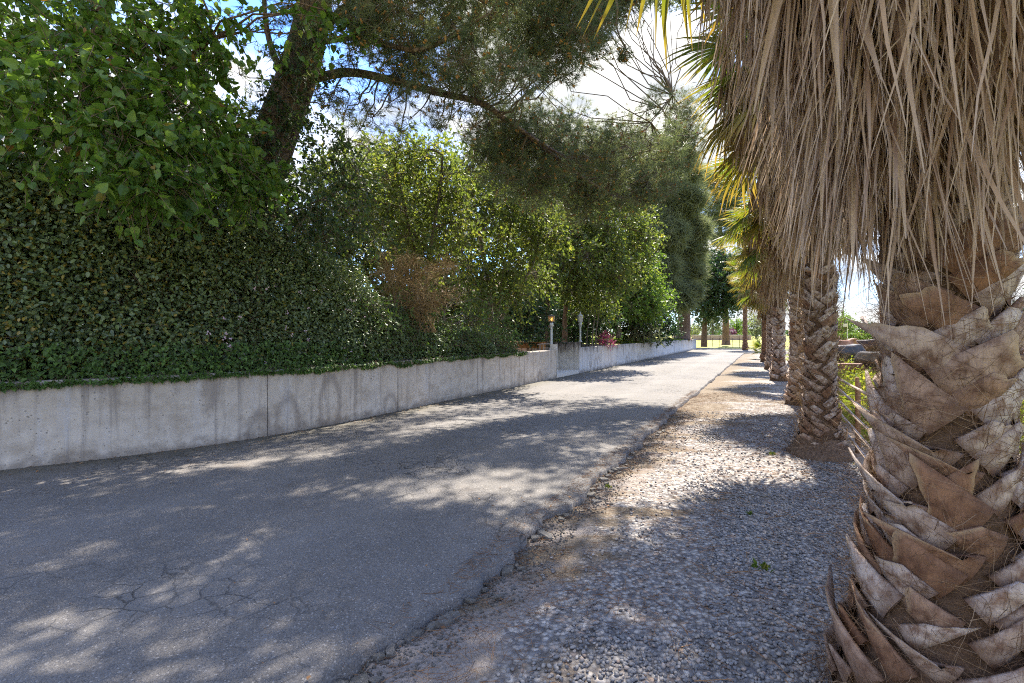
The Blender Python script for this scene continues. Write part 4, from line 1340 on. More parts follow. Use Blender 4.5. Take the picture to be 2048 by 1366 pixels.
for ci, (c, r, n) in enumerate(cl):
    o = in_ball(n, .38)
    d = unit(o * .8 + rng.normal(size=(n, 3)) * .55 + np.array([.15, -.05, .1]))
    pos = c + o * r
    s0 = nearest(bl + [trunk], c)
    if np.linalg.norm(s0 - c) > .1:
        limb(wb, s0, c, .016, .007, -.08, 6, 5, .1)
    # twigs: from a few forks near the heart of the clump
    forks = c + in_ball(9, .6) * r * .6
    for f in forks:
        stick_scatter(wb, c[None], f[None], .012)
    near_f = np.argmin(np.linalg.norm(pos[:, None] - forks[None], axis=2), axis=1)
    kk = slice(None, None, 1 if ci < n_seen else 3)
    stick_scatter(wb, forks[near_f][kk], (pos + d * .02)[kk], .007)
    x, y, z = frames(d, rvec(n))
    w = rng.integers(0, 4, n)
    size = .20 * (.75 + .5 * rng.random(n))
    rn = rng.random(n)
    for q in range(4):
        k = w == q
        scatter(nb, (TUFTS if ci < n_seen else OVERT)[q], pos[k], x[k], y[k], z[k], size[k], rn[k])
    k = rng.random(n) < (.3 if ci < n_seen else .02)
    cones.append(np.concatenate([pos[k] + d[k] * .02, d[k]], 1))
tag(nb.obj('needles', M['needle'], proot), kind='stuff')
tag(wb.obj('twigs', M['twig'], proot), kind='stuff')
cones = np.concatenate(cones)
def pollen_tpl():
    V, F, n = [], [], 0
    for q in range(2):
        a = q * 2.7
        c = np.array([.22 * math.cos(a), .12 * q, .22 * math.sin(a)])
        V.append(ICO_V * np.array([.2, .42, .2]) + c)
        F.append(ICO_F + n)
        n += 12
    return (np.concatenate(V), [np.concatenate(F)], np.full(n, .5))
PT = pollen_tpl()
cv = (np.abs((cones[:, 0] / cones[:, 1])) < 1) & ((cones[:, 2] - EYE) / cones[:, 1] < .668)
order = np.argsort(np.where(cv, cones[:, 1], 99))
ind, rest = order[:280], order[280:]
x, y, z = frames(cones[:, 3:], rvec(len(cones)))
b = MB()
scatter(b, PT, cones[rest, :3], x[rest], y[rest], z[rest], .06)
tag(b.obj('pollen_cones', M['pollen'], proot), kind='stuff')
pv = []
for q in range(6):
    b = MB()
    b.add(PT[0], PT[1], (q + .5) / 6)
    pv.append(b.mesh('pollen_cone', M['pollen']))
for q, i in enumerate(ind):
    link('pollen_cone', pv[q % 6], proot, mat4(x[i], y[i], z[i], cones[i, :3], .05 + .03 * random.random()))
# woody seed cones: scales in a spiral
def pine_cone_mesh():
    b = MB()
    for q in range(46):
        u = q / 46
        a = q * 2.4
        r = .42 * math.sin(math.pi * (.12 + .8 * u)) ** .8
        zc = .9 * u
        er = np.array([math.cos(a), math.sin(a), 0])
        et = np.array([-er[1], er[0], 0])
        up = np.array([0, 0, 1.0])
        c0 = up * zc
        tip_ = c0 + er * r + up * (.02 + .16 * u)
        b.add([c0 + et * .05, c0 - et * .05, tip_ - et * .11 + up * .02, tip_ + er * .03, tip_ + et * .11 + up * .02, tip_ - up * .06], [np.array([[0, 1, 2, 4]]), np.array([[2, 3, 4], [2, 5, 3], [3, 5, 4]])], random.random())
    return b.mesh('pine_cone', plain_mat('pine_cone_wood', (.07, .035, .025), (.2, .11, .07), 30, .8))
pcm = pine_cone_mesh()
for px, py, d, s in ((893, 52, 7.0, .17), (716, 92, 7.9, .14)):
    link('pine_cone', pcm, proot, mat4((1, 0, .2), (0, 1, 0), (-.2, 0, 1), P(px, py, d), s))
# a bare dead side branch showing against the needles
b = MB()
limb(b, P(893, 60, 7.0), P(905, 98, 6.95), .011, .009, 0, 4, 6, .02)
for e in ((880, 104), (852, 108), (870, 128), (912, 112)):
    limb(b, P(905, 98, 6.95), P(*e, 6.95), .006, .002, .08, 5, 5, .1)
b.obj('dead_branch', M['greybark'], proot, True)

# ------------------------------------------------------------------ bare twiggy bush beside the hedge
troot = thing('twig_bush', P(820, 670, 10.5), 'tangled mass of bare tan twigs beside the far end of the hedge', 'bush')
b = MB()
forks = []
for q in range(46):
    c = P(730 + 190 * random.random(), 500 + 145 * random.random(), 10.2 + 1.2 * random.random())
    a0 = P(760 + 120 * random.random(), 665, 10.8)
    pts = limb(b, a0, c, .012, .005, .25, 7, 5, .12)
    forks += [pts[i] for i in (3, 4, 5, 6)]
forks = np.array(forks)
n = 1500
i = rng.integers(0, len(forks), n)
d = unit(rvec(n) + np.array([.2, -.6, -.15]))
L = .12 + .28 * rng.random(n)
mid = forks[i] + d * (L * .5)[:, None]
end = mid + unit(d + rvec(n) * .8 + np.array([0, 0, -.35])) * (L * .6)[:, None]
rn = rng.random(n)
stick_scatter(b, forks[i], mid, .0075, np.repeat(rn, 6))
stick_scatter(b, mid, end, .006, np.repeat(rn, 6))
n2 = 2600
i = rng.integers(0, n, n2)
stick_scatter(b, mid[i], mid[i] + unit(rvec(n2) + np.array([0, -.3, -.2])) * (.08 + .14 * rng.random(n2))[:, None], .0045, np.repeat(rng.random(n2), 6))
tag(b.obj('twigs', M['deadtwig'], troot), kind='stuff')

# ------------------------------------------------------------------ bright trees along the middle of the garden
def px_clumps(lst, d, r, n, jd=.12):
    out = []
    for q in lst:
        x_, y_ = q[0], q[1]
        k = q[2] if len(q) > 2 else 1.0
        out.append((P(x_, y_, d * (1 + (random.random() - .5) * jd)), r * k, int(n * k * k)))
    return out
mid = [
    ('young bright tree with thin upright stems directly behind the twig bush', 12.6,
     [[P(840, 690, 12.8), P(835, 560, 12.7), P(815, 440, 12.6), P(790, 330, 12.5)], [P(842, 640, 12.8), P(860, 500, 12.6), P(880, 380, 12.4), P(885, 310, 12.4)], [P(838, 600, 12.7), P(780, 480, 12.7), P(745, 390, 12.6)]],
     [(750, 300, .7), (800, 290, .9), (850, 300, .9), (770, 360), (830, 350), (890, 350), (730, 400, .9), (800, 420), (860, 410), (910, 400), (760, 460), (820, 470), (880, 460), (925, 450, .8), (850, 510, .7), (900, 510, .7), (715, 340, .6)], .52, 34),
    ('many stemmed bright tree behind the wall in the middle of the garden', 15.2,
     [[P(985, 690, 15.4), P(975, 560, 15.3), P(950, 420, 15.2), P(940, 330, 15.1)], [P(990, 660, 15.4), P(1010, 520, 15.2), P(1030, 400, 15.1)], [P(985, 640, 15.4), P(930, 520, 15.3), P(900, 430, 15.2)], [P(1000, 640, 15.4), P(1060, 540, 15.2), P(1085, 450, 15.1)]],
     [(940, 340), (1000, 350), (1050, 370), (930, 400), (990, 410), (1050, 420), (1095, 410), (940, 470), (1000, 480), (1060, 480), (1100, 470), (950, 540), (1015, 540), (1070, 550), (970, 600, .8), (1035, 590, .9)], .62, 36),
    ('straight brown trunked tree standing behind the lit lamp', 20.6,
     [[P(1094, 690, 20.8), P(1095, 600, 20.8), P(1100, 500, 20.7), P(1115, 400, 20.6)], [P(1097, 560, 20.8), P(1140, 470, 20.6), P(1170, 410, 20.4)]],
     [(1090, 430), (1130, 410), (1170, 400, .9), (1110, 480), (1150, 460), (1195, 440, .9), (1090, 540), (1130, 540), (1170, 510), (1205, 490, .9), (1140, 580, .7), (1075, 580, .7)], .92, 44),
    ('slender leaning trunked tree between the two lamps', 22.0,
     [[P(1129, 690, 22.0), P(1131, 620, 22.0), P(1142, 540, 21.9), P(1180, 450, 21.6)]],
     [(1190, 390, .8), (1230, 400, .9), (1265, 400, .9), (1210, 450), (1250, 445), (1285, 440, .9), (1180, 500), (1225, 505), (1265, 495), (1295, 475, .7), (1190, 560), (1235, 555), (1275, 540, .8), (1160, 590, .8), (1210, 600, .8)], .95, 44),
]
trees_c = []
for lab, d, tr, cs, r, n in mid:
    trunks = [(t_, .11 * (1 if q == 0 else .6) * (d / 18), .025) for q, t_ in enumerate(tr)]
    broadleaf('broadleaf_tree', lab, 'tree', 'bright trees behind the wall', trunks, px_clumps(cs, d, r, n), M['midleaf'], M['greybark'] if d < 16 else M['brownbark'],
              .125 if d < 14 else .15 if d < 17 else .19, LEAF4, 7, .5, 2.5, .3, limb_r=.03)
broadleaf('broadleaf_tree', 'pale yellow green tree with a short grey trunk at the edge of the lawn', 'tree', 'bright trees behind the wall',
          [([P(1238, 676, 29), P(1237, 640, 29), P(1245, 580, 28.8), P(1270, 520, 28.5)], .2, .06)],
          px_clumps([(1235, 570), (1265, 555), (1295, 565), (1250, 600), (1285, 595), (1315, 590, .8), (1240, 530), (1280, 525), (1300, 610, .8), (1222, 610, .8)], 28, 1.15, 60), M['paleleaf'], M['greybark'], .22, LEAF4, 7, .6, 2.2, .2)

# dark planting beneath them
shr = [('dark leafy shrub filling the shade behind the two lamps', [(1110, 640), (1150, 630), (1180, 650), (1140, 665, .8), (1200, 630)], 23.5, 1.0, 60, 'darkleaf', .2),
       ('large dark rounded shrub at the back of the lawn', [(1270, 640), (1300, 630), (1320, 645), (1285, 610), (1310, 605), (1260, 655, .8), (1330, 655, .8), (1255, 620)], 31, 1.25, 80, 'darkleaf', .2),
       ('low grey green shrub spreading along the lawn edge', [(1275, 668, .6), (1290, 670, .6), (1305, 671, .6), (1262, 668, .5)], 29.5, .9, 60, 'softneedle', .16),
       ('dark green shrub below the trees left of the lit lamp', [(1020, 650), (1050, 640), (1080, 655), (1065, 620), (1035, 615)], 18.8, .75, 60, 'darkleaf', .16)]
for lab, cs, d, r, n, m_, lf_ in shr:
    c0 = P(cs[0][0], 682, d)
    broadleaf('shrub', lab, 'shrub', None, [([c0, c0 + np.array([0, 0, .3]), c0 + np.array([0, 0, .7])], .06, .02)], px_clumps(cs, d, r, n, .08), M[m_], M['greybark'], lf_, LEAF4, 7, .4, 2.2, .1, limb_r=.03)
c0 = P(1215, 690, 22.0)
broadleaf('pink_shrub', 'small shrub with pink and magenta leaves at the top of the far wall', 'shrub', None, [([c0, c0 + np.array([0, 0, .15]), c0 + np.array([0, 0, .3])], .03, .015)],
          px_clumps([(1212, 670), (1207, 680), (1219, 681), (1225, 688, .7), (1206, 690, .7)], 22.3, .2, 40, .02), M['pink'], M['greybark'], .07, LEAF4, 7, .15, 1.0, 0, twigs=False, limb_r=.01)
for q, (px, d, lab) in enumerate(((1187, 21.8, 'thin pale sapling stem behind the unlit lamp'), (1194, 22.0, 'second thin pale sapling stem beside the pink shrub'), (1176, 22.4, 'thin sapling stem nearest the unlit lamp post'))):
    o = thing('sapling', P(px - 2, 690, d), lab, 'sapling', 'thin saplings behind the lamps')
    b = MB()
    tube(b, smooth_path([P(px - 3, 692, d), P(px - 1, 660, d), P(px + 4, 625, d), P(px + 6, 590, d)], 4), np.linspace(.03, .015, 13), 6)
    b.obj('stem', M['greybark'], o, True)
    b = MB()
    pos, ld, nr, sz, _, _ = leaf_sprays(P(px + 5, 600, d), .45, 26, 7, .35, .14)
    scatter(b, LEAF4, pos, *frames(ld, nr), sz)
    tag(b.obj('leaves', M['midleaf'], o), kind='stuff')

# denser trees standing behind
back = [('tall dark tree far behind the hedge at the left', 24, [(300, 300), (380, 260), (460, 320), (520, 420), (420, 420), (340, 400), (600, 480), (520, 520), (660, 560), (640, 470)], 2.0, 'darkleaf'),
        ('tall broad tree behind the climbing ivy', 25, [(640, 380), (700, 420), (760, 400), (680, 500), (740, 520), (800, 500), (720, 600), (780, 590), (650, 590), (700, 340), (760, 350), (820, 520), (800, 640), (720, 650), (820, 420), (770, 340, .6)], 1.7, 'midleaf'),
        ('spreading tree hiding most of the white house', 29, [(850, 420), (900, 400), (960, 430), (870, 500), (930, 500), (850, 580), (910, 585), (980, 560), (1040, 540), (1010, 620), (960, 630), (1060, 630), (1000, 460), (900, 340), (980, 350), (1050, 350), (830, 350), (1075, 480), (1060, 420), (1000, 390, .7), (1100, 560), (1110, 620), (870, 640), (790, 640)], 2.0, 'midleaf'),
        ('tree at the back of the garden above the slender trunk', 33, [(1110, 440), (1170, 460), (1130, 520), (1190, 540), (1150, 600), (1210, 600), (1220, 470), (1120, 360), (1180, 380), (1240, 410), (1250, 560), (1250, 500), (1090, 600), (1240, 640, .7), (1180, 640, .8)], 1.9, 'midleaf')]
for lab, d, cs, r, m_ in back:
    c0 = P(cs[0][0] + 30, 690, d)
    c0[2] = .95
    c1 = P(cs[0][0] + 40, 430, d)
    broadleaf('broadleaf_tree', lab, 'tree', 'trees at the back of the garden', [([c0, (c0 * 2 + c1) / 3 + np.array([.2, 0, 0]), c1], .28, .07)], px_clumps(cs, d, r, 62, .14), M[m_], M['brownbark'], .30, LEAF4, 7, .7, 2.6, .2, limb_r=.06)

# ------------------------------------------------------------------ white house glimpsed between the leaves
hc = P(1010, 690, 38)
house = thing('house', (hc[0], hc[1], .95), 'white walled house with brown roof glimpsed through the garden trees', 'house')
b = MB()
box(b, (hc[0] - 1, hc[1] + 3, 2.7), (11, 6, 3.6)); b.obj('wall', M['white'], house)
b = MB()
x0, x1, yc = hc[0] - 7.1, hc[0] + 5.1, hc[1] + 3
b.add([(x0, yc - 3.6, 4.4), (x1, yc - 3.6, 4.4), (x1, yc, 6.2), (x0, yc, 6.2), (x0, yc + 3.6, 4.4), (x1, yc + 3.6, 4.4), (x0, yc - 3.6, 4.25), (x1, yc - 3.6, 4.25), (x0, yc + 3.6, 4.25), (x1, yc + 3.6, 4.25)],
      [np.array([[0, 1, 2, 3], [3, 2, 5, 4], [6, 7, 1, 0], [4, 5, 9, 8], [6, 8, 9, 7]]), np.array([[0, 3, 4], [2, 1, 5]])])
b.obj('roof', M['rooftile'], house)
for wx in (-4.2, -.6, 2.6):
    b = MB()
    box(b, (hc[0] + wx, hc[1] - .01, 2.9), (1.3, .12, 1.3)); f = b.obj('window', M['cap'], house)
    b = MB()
    box(b, (hc[0] + wx, hc[1] - .035, 2.9), (1.1, .12, 1.1)); b.obj('pane', M['windowglass'], f)

# low orange stained board wall and handrail by the steps
b = MB()
e0, e1 = np.array([1.35, 19.86]), np.array([-.15, 20.7])
bd = unit(e1 - e0)
bench = thing('garden_bench', (*((e0 + e1) / 2 + np.array([-.1, -.55])), .95), 'low orange stained wooden bench behind the wall end left of the gap', 'bench')
bc = (e0 + e1) / 2 + np.array([-.12, -.6])
for q in range(3):
    b = MB(); box(b, [*(bc + np.array([-bd[1], bd[0]]) * (-.13 + .13 * q)), 1.175], (1.75, .115, .035), (*bd, 0), (-bd[1], bd[0], 0), bev=.008); b.obj('seat_board', M['orange_wood'], bench)
b = MB(); box(b, [*(bc + np.array([-bd[1], bd[0]]) * -.165), 1.04], (1.7, .03, .2), (*bd, 0), (-bd[1], bd[0], 0), bev=.006); b.obj('front_board', M['orange_wood'], bench)
for sg in (-1, 1):
    b = MB(); box(b, [*(bc + bd * .8 * sg), 1.03], (.08, .34, .26), (*bd, 0), (-bd[1], bd[0], 0), bev=.008); b.obj('leg', M['orange_wood'], bench)
rail = thing('handrail', (1.0, 17.6, .95), 'small rusty pipe handrail beside the lit lamp post', 'handrail')
b = MB()
tube(b, smooth_path([P(1075, 689, 17.5), P(1088, 688, 17.5), P(1100, 688, 17.5)], 4), .018, 7); tube(b, [P(1086, 696, 17.5), P(1103, 696, 17.5)], .014, 6); b.obj('rail', M['pipe'], rail, True)
for px in (1080, 1087):
    b = MB(); tube(b, [P(px, 702, 17.5), P(px, 688.5, 17.5)], .018, 7); b.obj('post', M['pipe'], rail, True)

# ------------------------------------------------------------------ lamp posts
def lamp(px, d, z0, ztop, lit, label):
    c = P(px, 700, d)
    c[2] = z0
    o = thing('lamp_post', c, label, 'lamp post', 'lamp posts either side of the gap')
    x_, y_ = c[0], c[1]
    H = ztop - z0
    lh = .27 if lit else .33
    zl = ztop - lh
    b = MB(); lathe(b, (x_, y_, z0), [(.075, 0), (.075, .03), (.045, .06), (.036, .09), (.034, zl - z0 - .16), (.034, zl - z0)], 12); b.obj('post', M['galv'] if lit else M['lamp_metal'], o, True)
    b = MB(); lathe(b, (x_, y_, zl - .17), [(.036, 0), (.062, .01), (.062, .14), (.05, .17)], 12); b.obj('collar', M['galv'] if lit else M['lamp_metal'], o, True)
    rr = .115 if lit else .095
    fm = M['dark_iron'] if lit else M['lamp_metal']
    f = MB()
    lathe(f, (x_, y_, zl), [(.05, 0), (rr * .9, .02), (rr * .9, .035)], 6)
    k = 6
    for q in range(k):
        a = q / k * 2 * math.pi
        tube(f, [(x_ + math.cos(a) * rr * .86, y_ + math.sin(a) * rr * .86, zl + .03), (x_ + math.cos(a) * rr, y_ + math.sin(a) * rr, zl + lh * .74)], .008, 5)
    fo = f.obj('lantern_frame', fm, o)
    for q in range(k):
        a0, a1 = q / k * 2 * math.pi, (q + 1) / k * 2 * math.pi
        p = MB()
        V = []
        for r_, z_ in ((rr * .84, zl + .036), (rr * .98, zl + lh * .74)):
            for a in (a0, a1):
                V += [(x_ + math.cos(a) * r_, y_ + math.sin(a) * r_, z_), (x_ + math.cos(a) * (r_ - .006), y_ + math.sin(a) * (r_ - .006), z_)]
        p.add(V, np.array([[0, 2, 6, 4], [1, 5, 7, 3], [0, 4, 5, 1], [2, 3, 7, 6], [4, 6, 7, 5], [0, 1, 3, 2]]))
        p.obj('pane', M['glass_amber'] if lit else M['glass_grey'], fo)
    b = MB()
    if lit:
        lathe(b, (x_, y_, zl + lh * .74), [(rr * 1.12, 0), (rr * 1.12, .02), (rr * .7, .05), (.03, .068), (.012, .07)], 6)
    else:
        lathe(b, (x_, y_, zl + lh * .74), [(rr * 1.1, 0), (rr * 1.1, .015), (rr * .55, .06), (.022, .085), (.03, .105), (.018, .125), (.022, .14), (.004, .17)], 8)
    b.obj('cap', M['dark_iron'] if lit else M['lamp_metal'], o)
    b = MB()
    lathe(b, (x_, y_, zl + .06), [(.012, 0), (.03, .03), (.034, .06), (.022, .09), (.004, .1)], 10)
    b.obj('bulb', M['bulb'] if lit else M['glass_grey'], o, True)
lamp(1103, 17.25, .963, 2.17, True, 'grey post lamp with a glowing amber lantern on the wall end left of the gap')
lamp(1160.5, 19.28, 1.19, 2.28, False, 'pale grey post lamp with unlit lantern and finial on the right of the gap')

# ------------------------------------------------------------------ conifers and the dark tree at the end of the lawn
def conifer(name, label, group, trunk, r0, cl, size, tuf, mat, bark, limb_r=.08):
    root = thing(name, trunk[0], label, 'conifer', group)
    sp = smooth_path(trunk, 6)
    tb = MB()
    u = np.linspace(0, 1, len(sp))
    tube(tb, sp, np.interp(u, [0, .06, .2, 1], [r0 * 1.5, r0 * 1.1, r0, r0 * .25]), 12)
    nb, wb = MB(), MB()
    for c, r, n in cl:
        s0 = nearest([sp], c)
        limb(wb, s0, c, limb_r, limb_r * .3, .05, 6, 5, .1)
        o = in_ball(n, .45)
        d = unit(o * .7 + rvec(n) * .6 + np.array([0, 0, -.25]))
        pos = c + o * r * np.array([1, 1, .8])
        x, y, z = frames(d, rvec(n))
        stick_scatter(wb, np.broadcast_to(c, pos.shape)[::3] + rng.normal(size=pos[::3].shape) * r * .15, pos[::3], size * .05)
        scatter(nb, tuf, pos, x, y, z, size * (.7 + .6 * rng.random(n)))
    tb.obj('trunk', bark, root, True)
    tag(wb.obj('branches', bark, root), kind='stuff')
    tag(nb.obj('needles', mat, root), kind='stuff')
SOFT = tuft_tpl(15, 91, .07, 1.2, .6)
cs = [(1330, 330), (1300, 380), (1345, 385), (1380, 400), (1290, 440), (1325, 440), (1365, 450), (1300, 500), (1340, 505), (1380, 500), (1310, 560), (1350, 560), (1385, 545, .8), (1290, 545), (1330, 605, .9), (1360, 600, .9), (1375, 350), (1340, 290, .8), (1385, 585, .7), (1300, 600, .7), (1315, 355), (1360, 320), (1295, 410), (1320, 415), (1365, 420), (1345, 470), (1390, 460), (1310, 475), (1360, 530), (1325, 535), (1330, 575), (1375, 515)]
conifer('conifer_tree', 'huge soft grey green conifer with a thick trunk at the far end of the lawn', None,
        [P(1364, 678, 46), P(1368, 640, 46), P(1366, 560, 45.5), P(1345, 450, 45), P(1335, 330, 45)], .62, px_clumps(cs, 44.5, 1.6, 260, .10), .85, SOFT, M['softneedle'], M['pinebark'], .12)
cs = [(1410, 400), (1445, 390), (1420, 440), (1455, 430), (1400, 470, .8), (1440, 470, .8), (1430, 360), (1395, 360), (1470, 450, .8), (1465, 400), (1490, 480, .7), (1460, 520, .8), (1485, 560, .8), (1478, 600, .7)]
conifer('conifer_tree', 'dark thin conifer with bare brown boughs standing behind the huge one', None,
        [P(1452, 690, 66), P(1450, 600, 66), P(1440, 450, 66), P(1430, 330, 66)], .4, px_clumps(cs, 65, 2.2, 170, .08), .8, SOFT, M['needle'], M['brownbark'], .14)
broadleaf('dark_tree', 'dark green round crowned tree with a straight brown trunk at the end of the drive', 'tree', None,
          [([P(1408, 694, 58), P(1409, 655, 58), P(1412, 600, 58), P(1425, 540, 57.5)], .38, .12)],
          px_clumps([(1425, 520), (1450, 530), (1400, 540), (1435, 560), (1465, 565), (1395, 580), (1420, 590), (1450, 595), (1470, 600, .8), (1390, 610, .8), (1412, 622, .8), (1440, 620, .7), (1385, 560)], 57, 1.75, 110, .06), M['darkleaf'], M['brownbark'], .34, LEAF4, 7, .8, 2.0, .15, limb_r=.1)

# ------------------------------------------------------------------ fan palms along the verge
def boot_mesh(seed, w=.066, h=.20):
    """the cut base of a palm frond: curved plate, ragged lip, real thickness; up is +Y, outward +Z"""
    r = np.random.default_rng(seed)
    V, T = [], []
    cols_, rows = 6, 4
    w *= .8 + .5 * r.random()
    h *= .8 + .5 * r.random()
    tilt = r.normal() * .55
    lip = 1 + r.normal(size=cols_) * .045 - (np.arange(cols_) == r.integers(1, cols_ - 1)) * (.3 if r.random() < .15 else 0)
    curl = .08 + .4 * r.random() ** 2
    for side in (0, 1):
        for j in range(rows):
            v = j / (rows - 1)
            for i_ in range(cols_):
                u = i_ / (cols_ - 1) * 2 - 1
                ww = w * (1.05 - .30 * v)
                yy = h * (v * (lip[i_] if j == rows - 1 else 1) + tilt * u * v * .5) - .02
                zz = .006 + (.012 + .055 * curl) * v ** 1.6 + .014 * (1 - u * u) * (1 - .5 * v) - side * (.011 + .006 * (1 - v))
                V.append((u * ww, yy, zz))
                T.append(v * (1 if side == 0 else .6))
    nn = cols_ * rows
    F = []
    for j in range(rows - 1):
        for i_ in range(cols_ - 1):
            a0 = j * cols_ + i_
            F.append([a0, a0 + 1, a0 + cols_ + 1, a0 + cols_])
            F.append([nn + a0, nn + a0 + cols_, nn + a0 + cols_ + 1, nn + a0 + 1])
    for i_ in range(cols_ - 1):
        a0 = (rows - 1) * cols_ + i_
        F.append([a0, a0 + 1, nn + a0 + 1, nn + a0])
    for j in range(rows - 1):
        a0, a1 = j * cols_, (j + 1) * cols_
        F.append([a0, a1, nn + a1, nn + a0])
        a0, a1 = a0 + cols_ - 1, a1 + cols_ - 1
        F.append([a0, nn + a0, nn + a1, a1])
    # each base leans along the trunk's crossing spirals and wraps round it
    V = np.array(V)
    an = (1 if seed % 2 else -1) * (.72 + .33 * r.random())
    ca, sa = math.cos(an), math.sin(an)
    x_, y_ = V[:, 0] * ca + V[:, 1] * sa, -V[:, 0] * sa + V[:, 1] * ca
    V = np.stack([x_, y_, V[:, 2] - .85 * x_ ** 2 / (2 * .20)], 1)
    b = MB()
    b.add(V, np.array(F), r.random(), T)
    return b
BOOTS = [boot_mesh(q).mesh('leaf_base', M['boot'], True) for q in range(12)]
BOOT_T = [boot_mesh(q, .075, .17) for q in range(4)]

def ribbon(V, F, T, RN, path, w, side, rn, fold=.25):
    """a folded strip along path"""
    k = len(path)
    n0 = sum(len(q) for q in V)
    t = unit(np.gradient(path, axis=0))
    s = unit(side - (side * t).sum(1, keepdims=True) * t)
    nn_ = np.cross(t, s)
    pts = np.stack([path - s * w[:, None], path + nn_ * (w * fold)[:, None], path + s * w[:, None]], 1).reshape(-1, 3)
    V.append(pts)
    T.append(np.repeat(np.linspace(0, 1, k), 3))
    RN.append(np.full(3 * k, rn))
    for i_ in range(k - 1):
        for j in range(2):
            a0 = n0 + i_ * 3 + j
            F.append((a0, a0 + 1, a0 + 4, a0 + 3))

def dead_frond(seed, nl=32, L=1.15, k=6, w0=.0098):
    """a dead fan leaf folded down: hub at the origin, strips hanging along -Z, outward is +Y"""
    r = np.random.default_rng(seed)
    V, F, T, RN = [], [], [], []
    for q in range(nl):
        u = (q + .5) / nl * 2 - 1
        l = L * (.7 + .45 * r.random()) * (1 - .25 * abs(u))
        v = np.linspace(0, 1, k)
        sx_, sy_ = u * .13 + r.normal() * .02, .05 * (1 - u * u) + r.normal() * .02
        drift = r.normal(size=2) * np.array([.09, .06]) * (2.2 if r.random() < .12 else 1)
        curl = r.normal(size=2) * .035
        x_ = u * .05 + sx_ * (1 - (1 - v) ** 2) + drift[0] * v ** 1.5 + curl[0] * np.sin(v * 4.5 + r.random() * 3) * v
        y_ = sy_ * (1 - (1 - v) ** 2) + drift[1] * v ** 1.5 + curl[1] * np.sin(v * 5 + r.random() * 3) * v
        z_ = -l * v
        w = w0 * (.3 + 1.3 * r.random() ** 1.6) * (1.9 if r.random() < .13 else 1) * np.interp(v, [0, .15, .5, .85, 1], [.75, 1, .75, .28, .06])
        ang = r.normal() * .9
        side = np.tile([math.cos(ang), math.sin(ang), 0], (k, 1))
        ribbon(V, F, T, RN, np.stack([x_, y_, z_], 1), w, side, r.random(), .35 * r.normal())
    # the stalk, running back up to the trunk
    p = np.stack([np.zeros(4), np.array([0, -.12, -.25, -.34]), np.array([0, .10, .16, .12])], 1)
    ribbon(V, F, T, RN, p, np.array([.018, .02, .026, .034]), np.tile([1.0, 0, 0], (4, 1)), .35, .5)
    b = MB()
    b.add(np.concatenate(V), np.array(F), np.concatenate(RN), np.concatenate(T))
    return b
DEAD = [dead_frond(q).mesh('dead_frond', M['deadfrond']) for q in range(10)]
DEADFAR = [dead_frond(30 + q, 20, 1.15, 5, .016).mesh('dead_frond', M['deadfrond']) for q in range(5)]

def green_frond(seed, nl=38, k=5, mat=None):
    """a living fan: stalk along +Y, fan opening at its end, face +Z, drooping tips"""
    r = np.random.default_rng(seed)
    V, F, T, RN = [], [], [], []
    pet = .75
    p = np.stack([np.zeros(5), np.linspace(0, pet, 5), -.10 * np.linspace(0, 1, 5) ** 2], 1)
    ribbon(V, F, T, RN, p, np.array([.03, .022, .018, .016, .015]), np.tile([1.0, 0, 0], (5, 1)), .8, .5)
    T[-1] *= .3
    for q in range(nl):
        a = ((q + .5) / nl * 2 - 1) * R(118)
        l = (.82 - .18 * abs(a) / R(118)) * (.88 + .2 * r.random())
        v = np.linspace(0, 1, k)
        d = np.array([math.sin(a), math.cos(a)])
        droop = .12 + .3 * r.random()
        pts = np.stack([d[0] * l * v, pet + d[1] * l * v * (1 - .12 * v), -.10 - droop * l * np.clip(v - .4, 0, 1) ** 1.5 * 1.6 - .10 * v], 1)
        pts[:, 0] += r.normal() * .03 * v ** 2
        w = np.interp(v, [0, .45, .8, 1], [.004, .022, .011, .001])
        side = np.tile([d[1], -d[0], .35 * (1 if q % 2 else -1)], (k, 1))
        ribbon(V, F, T, RN, pts, w, side, np.clip(.5 + .25 * r.normal(), 0, 1), .3)
    b = MB()
    b.add(np.concatenate(V), np.array(F), np.concatenate(RN), np.concatenate(T))
    return b.mesh('fan_frond', mat)
GREEN = [green_frond(50 + q, mat=M['greenfrond']) for q in range(5)]
YELLOW = [green_frond(60 + q, mat=M['yellowfrond']) for q in range(3)]

